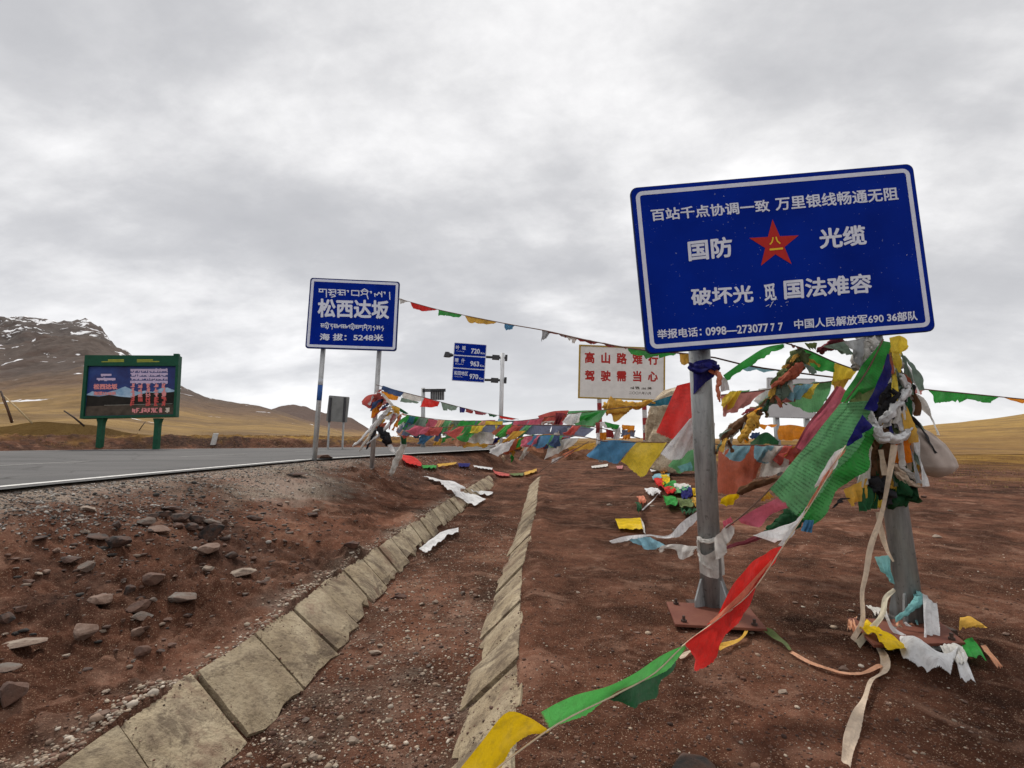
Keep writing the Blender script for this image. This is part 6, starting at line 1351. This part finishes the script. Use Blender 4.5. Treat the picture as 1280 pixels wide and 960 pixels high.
# --- the long foreground string crossing down to the lower left
fW = lambda x: float(1/np.interp(x, [500, 690, 860, 975, 1057], [1/1.38, 1/1.62, 1/2.05, 1/2.5, 1/2.78]))
sW = thing('prayer_flag_string', D(fW, [(860, 808)])[0], 'long foreground flag string with white, red, green and yellow flags reaching the bottom edge', 'prayer flags')
cW = [(1057, 557), (1010, 636), (978, 684), (937, 742), (887, 782), (855, 806), (820, 840), (770, 868), (686, 912), (650, 938), (590, 985)]
cord(D(fW, cW), .0028, sW, plain('cream_tape', (.62, .50, .36), .9))
flags(sW, fW, [('white', [(1043, 565), (1030, 586), (1018, 607)], [(1056, 558), (1042, 588), (1020, 612)], dict(amp=.006, off=.01)), ('coral', [(1048, 570), (1025, 604), (1004, 640)], [(1057, 560), (1036, 596), (1012, 630)], dict(amp=.006)),
 ('white', [(992, 653), (965, 662), (940, 669)], [(1003, 645), (988, 664), (971, 680)], dict(amp=.008, off=.03)), ('white', [(1005, 637), (992, 655), (972, 682)], [(1013, 630), (998, 655), (979, 684)], dict(amp=.006)),
 ('red', [(975, 683), (945, 699), (922, 722), (905, 752), (892, 775)], [(979, 684), (962, 705), (937, 742), (910, 765), (887, 783)], dict(amp=.014, nu=22, nv=8, folds=3, off=.02, label='upper fold of the red flag')),
 ('coral', [(965, 698), (940, 726), (915, 752), (886, 778)], [(963, 706), (940, 738), (915, 764), (888, 782)], dict(amp=.003, off=-.012, label='sunlit edge of the red flag')),  # sunlight on the edge is put in as a lighter coral strip
 ('red', [(962, 706), (937, 742), (887, 782), (855, 805)], [(942, 738), (918, 786), (896, 818), (872, 842), (866, 824), (858, 811)], dict(amp=.012, nu=22, nv=14, off=-.01, ragged=.004, label='hanging part of the red flag')),
 ('lime', [(855, 806), (826, 820), (762, 857), (706, 875), (674, 891)], [(858, 810), (820, 842), (770, 868), (720, 896), (685, 911.5)], dict(amp=.012, nu=24, nv=8, folds=1.5, off=-.005, ragged=.004, label='bright green flag')),
 ('darkgreen', [(845, 824), (810, 846), (760, 875)], [(838, 836), (808, 878), (770, 880)], dict(amp=.012, off=.02, nu=16, label='shaded underside of the green flag')),  # shade below the green flag is put into this darker cloth colour
 ('vivid_yellow', [(545, 1000), (600, 930), (638, 890), (660, 896), (684, 911)], [(610, 990), (632, 950), (652, 928), (670, 918), (686, 912.5)], dict(amp=.010, nu=22, nv=12, folds=1.3, ragged=.004, label='bright yellow flag'))], .01, .008)

# --- ribbons from the bundle to the ground at the right
ribbon('ribbon', 'beige', [around(1118, 556, -.2), around(1111, 598, -.2), around(1101, 646, -.18), around(1088, 685, -.17), around(1082, 720, -.17), around(1078, 738, -.17), around(1078, 776, -.2), around(1066, 800, -.25)], [.034, .034, .03, .024, .026, .03, .022, .03], 'long beige ribbon falling from the bundle to the ground', 'ribbon', tw=.5, seg=60)
ribbon('ribbon', 'beige', [around(1097, 640, -.12), around(1102, 665, -.12), around(1110, 690, -.1), around(1117, 702, -.09)], [.02, .025, .03, .01], 'second beige ribbon close against the left side of the thicker post', 'ribbon', tw=.3)
ribbon('ribbon', 'ivory', [around(1118, 737, -.08), around(1107, 748, -.12), around(1103, 768, -.16), around(1090, 785, -.2), around(1072, 806, -.24)], [.02, .03, .03, .026, .04], 'ivory ribbon looped round the foot of the thicker post', 'ribbon', tw=.5, seg=36)
gpatch('rag', 'peach', [(1061, 786), (1072, 783)], [(1060, 803), (1078, 806)], .05, None, 'peach knot of ribbon where the beige ribbon meets the ground', 'rag', amp=.02)
def gr(pts, lift=.02): return lay(pts, lift)
ribbon('ribbon', 'beige', gr([(1098, 812), (1106, 828), (1105, 846), (1090, 858), (1082, 878), (1072, 905), (1064, 930), (1058, 965)], .025), [.03, .035, .04, .045, .02, .045, .03, .03], 'beige ribbon lying towards the bottom edge of the picture', 'ribbon', tw=.5, seg=60, lie=True)
ribbon('ribbon', 'peach', gr([(1100, 836), (1082, 846), (1050, 846), (1018, 835), (1000, 826), (988, 820)], .02), [.03, .035, .035, .04, .03, .02], 'peach ribbon lying between the two post feet', 'ribbon', tw=.3, seg=40, lie=True)
ribbon('ribbon', 'olive', gr([(948, 788), (962, 797), (978, 808), (988, 820)], .03), [.03, .05, .045, .02], 'green ribbon emerging from under the thinner post plate', 'ribbon', tw=.2, lie=True)
ribbon('ribbon', 'gold', gr([(934, 790), (930, 802), (915, 810), (897, 818)], .03), [.015, .035, .03, .035], 'yellow ribbon curling in front of the thinner post plate', 'ribbon', tw=.5, lie=True)
ribbon('ribbon', 'beige', gr([(868, 816), (858, 822), (850, 828)], .02), [.012, .03, .01], 'cream leaf-shaped ribbon end left of the red flag tip', 'ribbon', tw=.2, lie=True)
twist('rag', 'turq', [around(1150, 742, -.06), around(1147, 753, -.12), around(1134, 765, -.14), around(1119, 777, -.13)], [.02, .024, .022, .008], 'turquoise rag tied round the foot of the thicker post', 'rag', lumps=.25)
patch('rag', 'turq', [around(1093, 696, -.06), around(1112, 694, -.06)], [around(1104, 716, -.06), around(1116, 730, -.06)], 10, 10, .015, label='grey turquoise rag on the left of the thicker post', cat='rag')
patch('bag', 'white', [around(1154, 741, -.10), around(1162, 748, -.14), around(1171, 755, -.12)], [around(1156, 811, -.30), around(1166, 820, -.33), around(1178, 812, -.29)], 16, 16, .010, belly=.035, label='white narrow bag hanging right of the thicker post', cat='bag')
gpatch('cloth', 'white', [(1119, 803), (1146, 816), (1182, 831), (1200, 822)], [(1131, 841), (1148, 848), (1172, 863), (1190, 862)], .05, None, 'large white cloth crumpled on the ground by the thicker post', 'cloth', amp=.022, folds=1.3, nu=34, nv=22, belly=.05, ragged=.006)
gpatch('cloth', 'offwhite', [(1176, 822), (1190, 817), (1205, 822)], [(1188, 842), (1200, 846), (1213, 844)], .05, None, 'torn off-white cloth with frayed edge on top of the white one', 'cloth', amp=.016, folds=2, nu=24, nv=14, ragged=.02)
gpatch('cloth', 'white', [(1195, 834), (1206, 830)], [(1203, 868), (1222, 871)], .05, None, 'white cloth tail pointing to the lower right', 'cloth', amp=.014, folds=.8, ragged=.004)
ribbon('ribbon', 'white', [around(1107, 768, -.18), around(1118, 788, -.2)]+gr([(1132, 808)], .05), [.015, .02, .03], 'white strap running from the post foot to the white cloth', 'ribbon')
gpatch('cloth', 'vivid_yellow', [(1085, 793), (1102, 806), (1126, 822), (1137, 831)], [(1074, 806), (1098, 821), (1110, 834), (1130, 841)], .08, None, 'yellow cloth on the ground left of the white one', 'cloth', amp=.02, folds=1.6, nu=26, nv=16, ragged=.006)
gpatch('cloth', 'gold', [(1202, 793), (1210, 792), (1237, 807)], [(1201, 812), (1212, 808), (1232, 810)], .09, None, 'yellow cloth at the right corner of the post plate', 'cloth', amp=.014, folds=1, ragged=.005)
gpatch('cloth', 'green', [(1202, 814), (1216, 806)], [(1209, 833), (1235, 838)], .04, None, 'dull green cloth below the yellow one at the plate corner', 'cloth', amp=.012, folds=.8, ragged=.005)
gpatch('cloth', 'peach', [(1226, 815), (1233, 814)], [(1247, 845), (1255, 845)], .03, None, 'peach tip of cloth rightmost on the ground', 'cloth', amp=.01)
gpatch('cloth', 'offwhite', [(1083, 772), (1108, 776)], [(1096, 786), (1112, 788)], .07, None, 'pale cloth lying on the left of the thicker post plate', 'cloth', amp=.02)

# --- white wrap on the left post, scarves and pile left of it
def pf(px, py, d=-.012):      # a point on the front surface of the left post
    c = base1.lerp(top1, max(0, min(1, (765-py)/(765-300)))); r = ray(px, py); s = c.y/r.y; x = r.x*s; k = max(-1, min(1, (x-c.x)/PR)); y = c.y-math.sqrt(max(0, 1-k*k))*PR+d; return at(px, py, y)
patch('wrap', 'offwhite', [pf(872, 686), pf(880, 694), pf(890, 690), pf(903, 676)], [pf(875, 716), pf(884, 721), pf(895, 724), pf(906, 718)], 20, 14, .006, folds=3, ragged=.004, label='dirty white bandage wrapped round the foot of the thinner post', cat='wrap')
twist('scarf', 'offwhite', [pf(872, 672, -.01), pf(882, 677, -.02), pf(893, 676, -.02), pf(906, 670, -.01)], [.012, .016, .018, .02], 'white rolled band tied above the bandage on the thinner post', 'scarf')
twist('scarf', 'offwhite', [pf(873, 674), pf(874, 690), pf(880, 706), pf(890, 712)], [.012, .016, .014, .01], 'loose strip joining band and bandage on the thinner post', 'scarf')
patch('scarf', 'offwhite', [pf(893, 674, -.03), at(903, 662, 3.0), at(912, 654, 3.0)], [pf(896, 700, -.03), at(905, 688, 3.0), at(916, 662, 3.0)], 14, 10, .02, folds=3, label='crumpled white scarf sticking up right of the bandage', cat='scarf')
patch('rag', 'rose', [at(903, 652, 3.02), at(914, 646, 3.02)], [at(905, 664, 3.02), at(918, 656, 3.02)], label='pink knot at the end of the slanting green flag string', cat='rag')
fX = inv(760, 4.3, 885, 3.45)
sX = thing('prayer_flag_string', D(fX, [(874, 640)])[0], 'slack white string of pale flags left of the foot of the thinner post', 'prayer flags')
patch('flag', 'white', D(fX, [(762, 676), (778, 671), (810, 668), (838, 668), (850, 655), (876, 636)]), D(fX, [(764, 678), (780, 675), (812, 672), (842, 671), (856, 664), (876, 649)]), 30, 4, .008, parent=sX, label='long white flag')
patch('flag', 'skyblue', D(fX, [(785, 675), (800, 671), (813, 671)]), D(fX, [(798, 680), (815, 687), (829, 682)]), 14, 8, .03, parent=sX, label='pale blue flag')
patch('flag', 'offwhite', D(fX, [(828, 682), (843, 680), (858, 682), (874, 683)]), D(fX, [(820, 692), (836, 686), (853, 699), (870, 686)]), 18, 8, .03, parent=sX, label='grey white flag')
gpatch('flag_on_ground', 'vivid_yellow', [(769, 652.5), (785, 652), (801, 651)], [(774, 666), (788, 667), (804, 667)], .04, None, 'yellow flag lying flat on the earth left of the thinner post', 'flag', amp=.01, ragged=.03)
ribbon('ribbon', 'offwhite', lay([(800, 650), (804, 660), (806, 670)], .03), [.02, .03, .02], 'cream hem beside the yellow flag on the earth', 'ribbon', lie=True)
pile = [('skyblue', (815, 600), (838, 596), 'pale blue scrap on top of the heap of rags'), ('red', (817, 604), (832, 610), 'red scrap at the left of the heap of rags'), ('vivid_yellow', (826, 600), (838, 608), 'yellow scrap high in the heap of rags'), ('green', (828, 606), (846, 614), 'bright green scrap in the heap of rags'),
 ('white', (806, 617), (826, 622), 'white scrap at the left end of the heap of rags'), ('red', (828, 616), (846, 622), 'red scrap below the bright green one in the heap'), ('offwhite', (842, 610), (864, 614), 'off-white scrap at the right of the heap of rags'), ('paleg', (842, 619), (862, 615), 'pale green scrap below the off-white one'), ('navy', (850, 618), (866, 628), 'navy scrap in the heap of rags'),
 ('vivid_yellow', (864, 616), (874, 622), 'yellow scrap against the thinner post'), ('green', (828, 628), (848, 636), 'dull green scrap low in the heap of rags'), ('olive', (846, 632), (868, 640), 'olive scrap low in the heap of rags'), ('gold', (862, 628), (876, 634), 'mustard scrap low beside the thinner post'), ('coral', (796, 628), (808, 635), 'red orange scrap on the rope left of the heap'), ('darkgreen', (794, 638), (803, 648), 'dark green scrap above the yellow flag on the earth'),
 ('white', (812, 588), (830, 586), 'white scrap behind the heap of rags'), ('orange', (822, 589), (836, 592), 'orange scrap behind the heap of rags'), ('brown', (826, 580), (846, 588), 'brown scrap behind the heap of rags'), ('darkgreen', (850, 642), (872, 646), 'dark green scrap nearest the camera in the heap')]
for k, (c, a, b_, lb) in enumerate(pile):
    y_ = min(a[1], b_[1]); y2 = max(a[1], b_[1])+3
    gpatch('scrap', c, [(a[0], a[1]-1), ((a[0]+b_[0])/2, y_-2), (b_[0], b_[1]-3)], [(a[0]+2, a[1]+5), ((a[0]+b_[0])/2, y2+2), (b_[0]-1, b_[1]+3)], .06+.02*(k % 3), None, lb, 'rag', amp=.05, folds=2, nu=14, nv=10, ragged=.03, seed=k*7)
cord(lay([(785, 622), (800, 616), (820, 614), (840, 610)], .03), .006, None).name = 'loose_cord'
for o in bpy.data.objects:
    if o.name == 'loose_cord': tag(o, 'thin cord running left from the heap of rags', 'cord')
ribbon('ribbon', 'white', lay([(826, 616), (818, 626), (808, 636), (803, 641)], .04), [.03, .035, .03, .02], 'white ribbon slanting down left from the heap of rags', 'ribbon', lie=True)
bpy.context.view_layer.update()
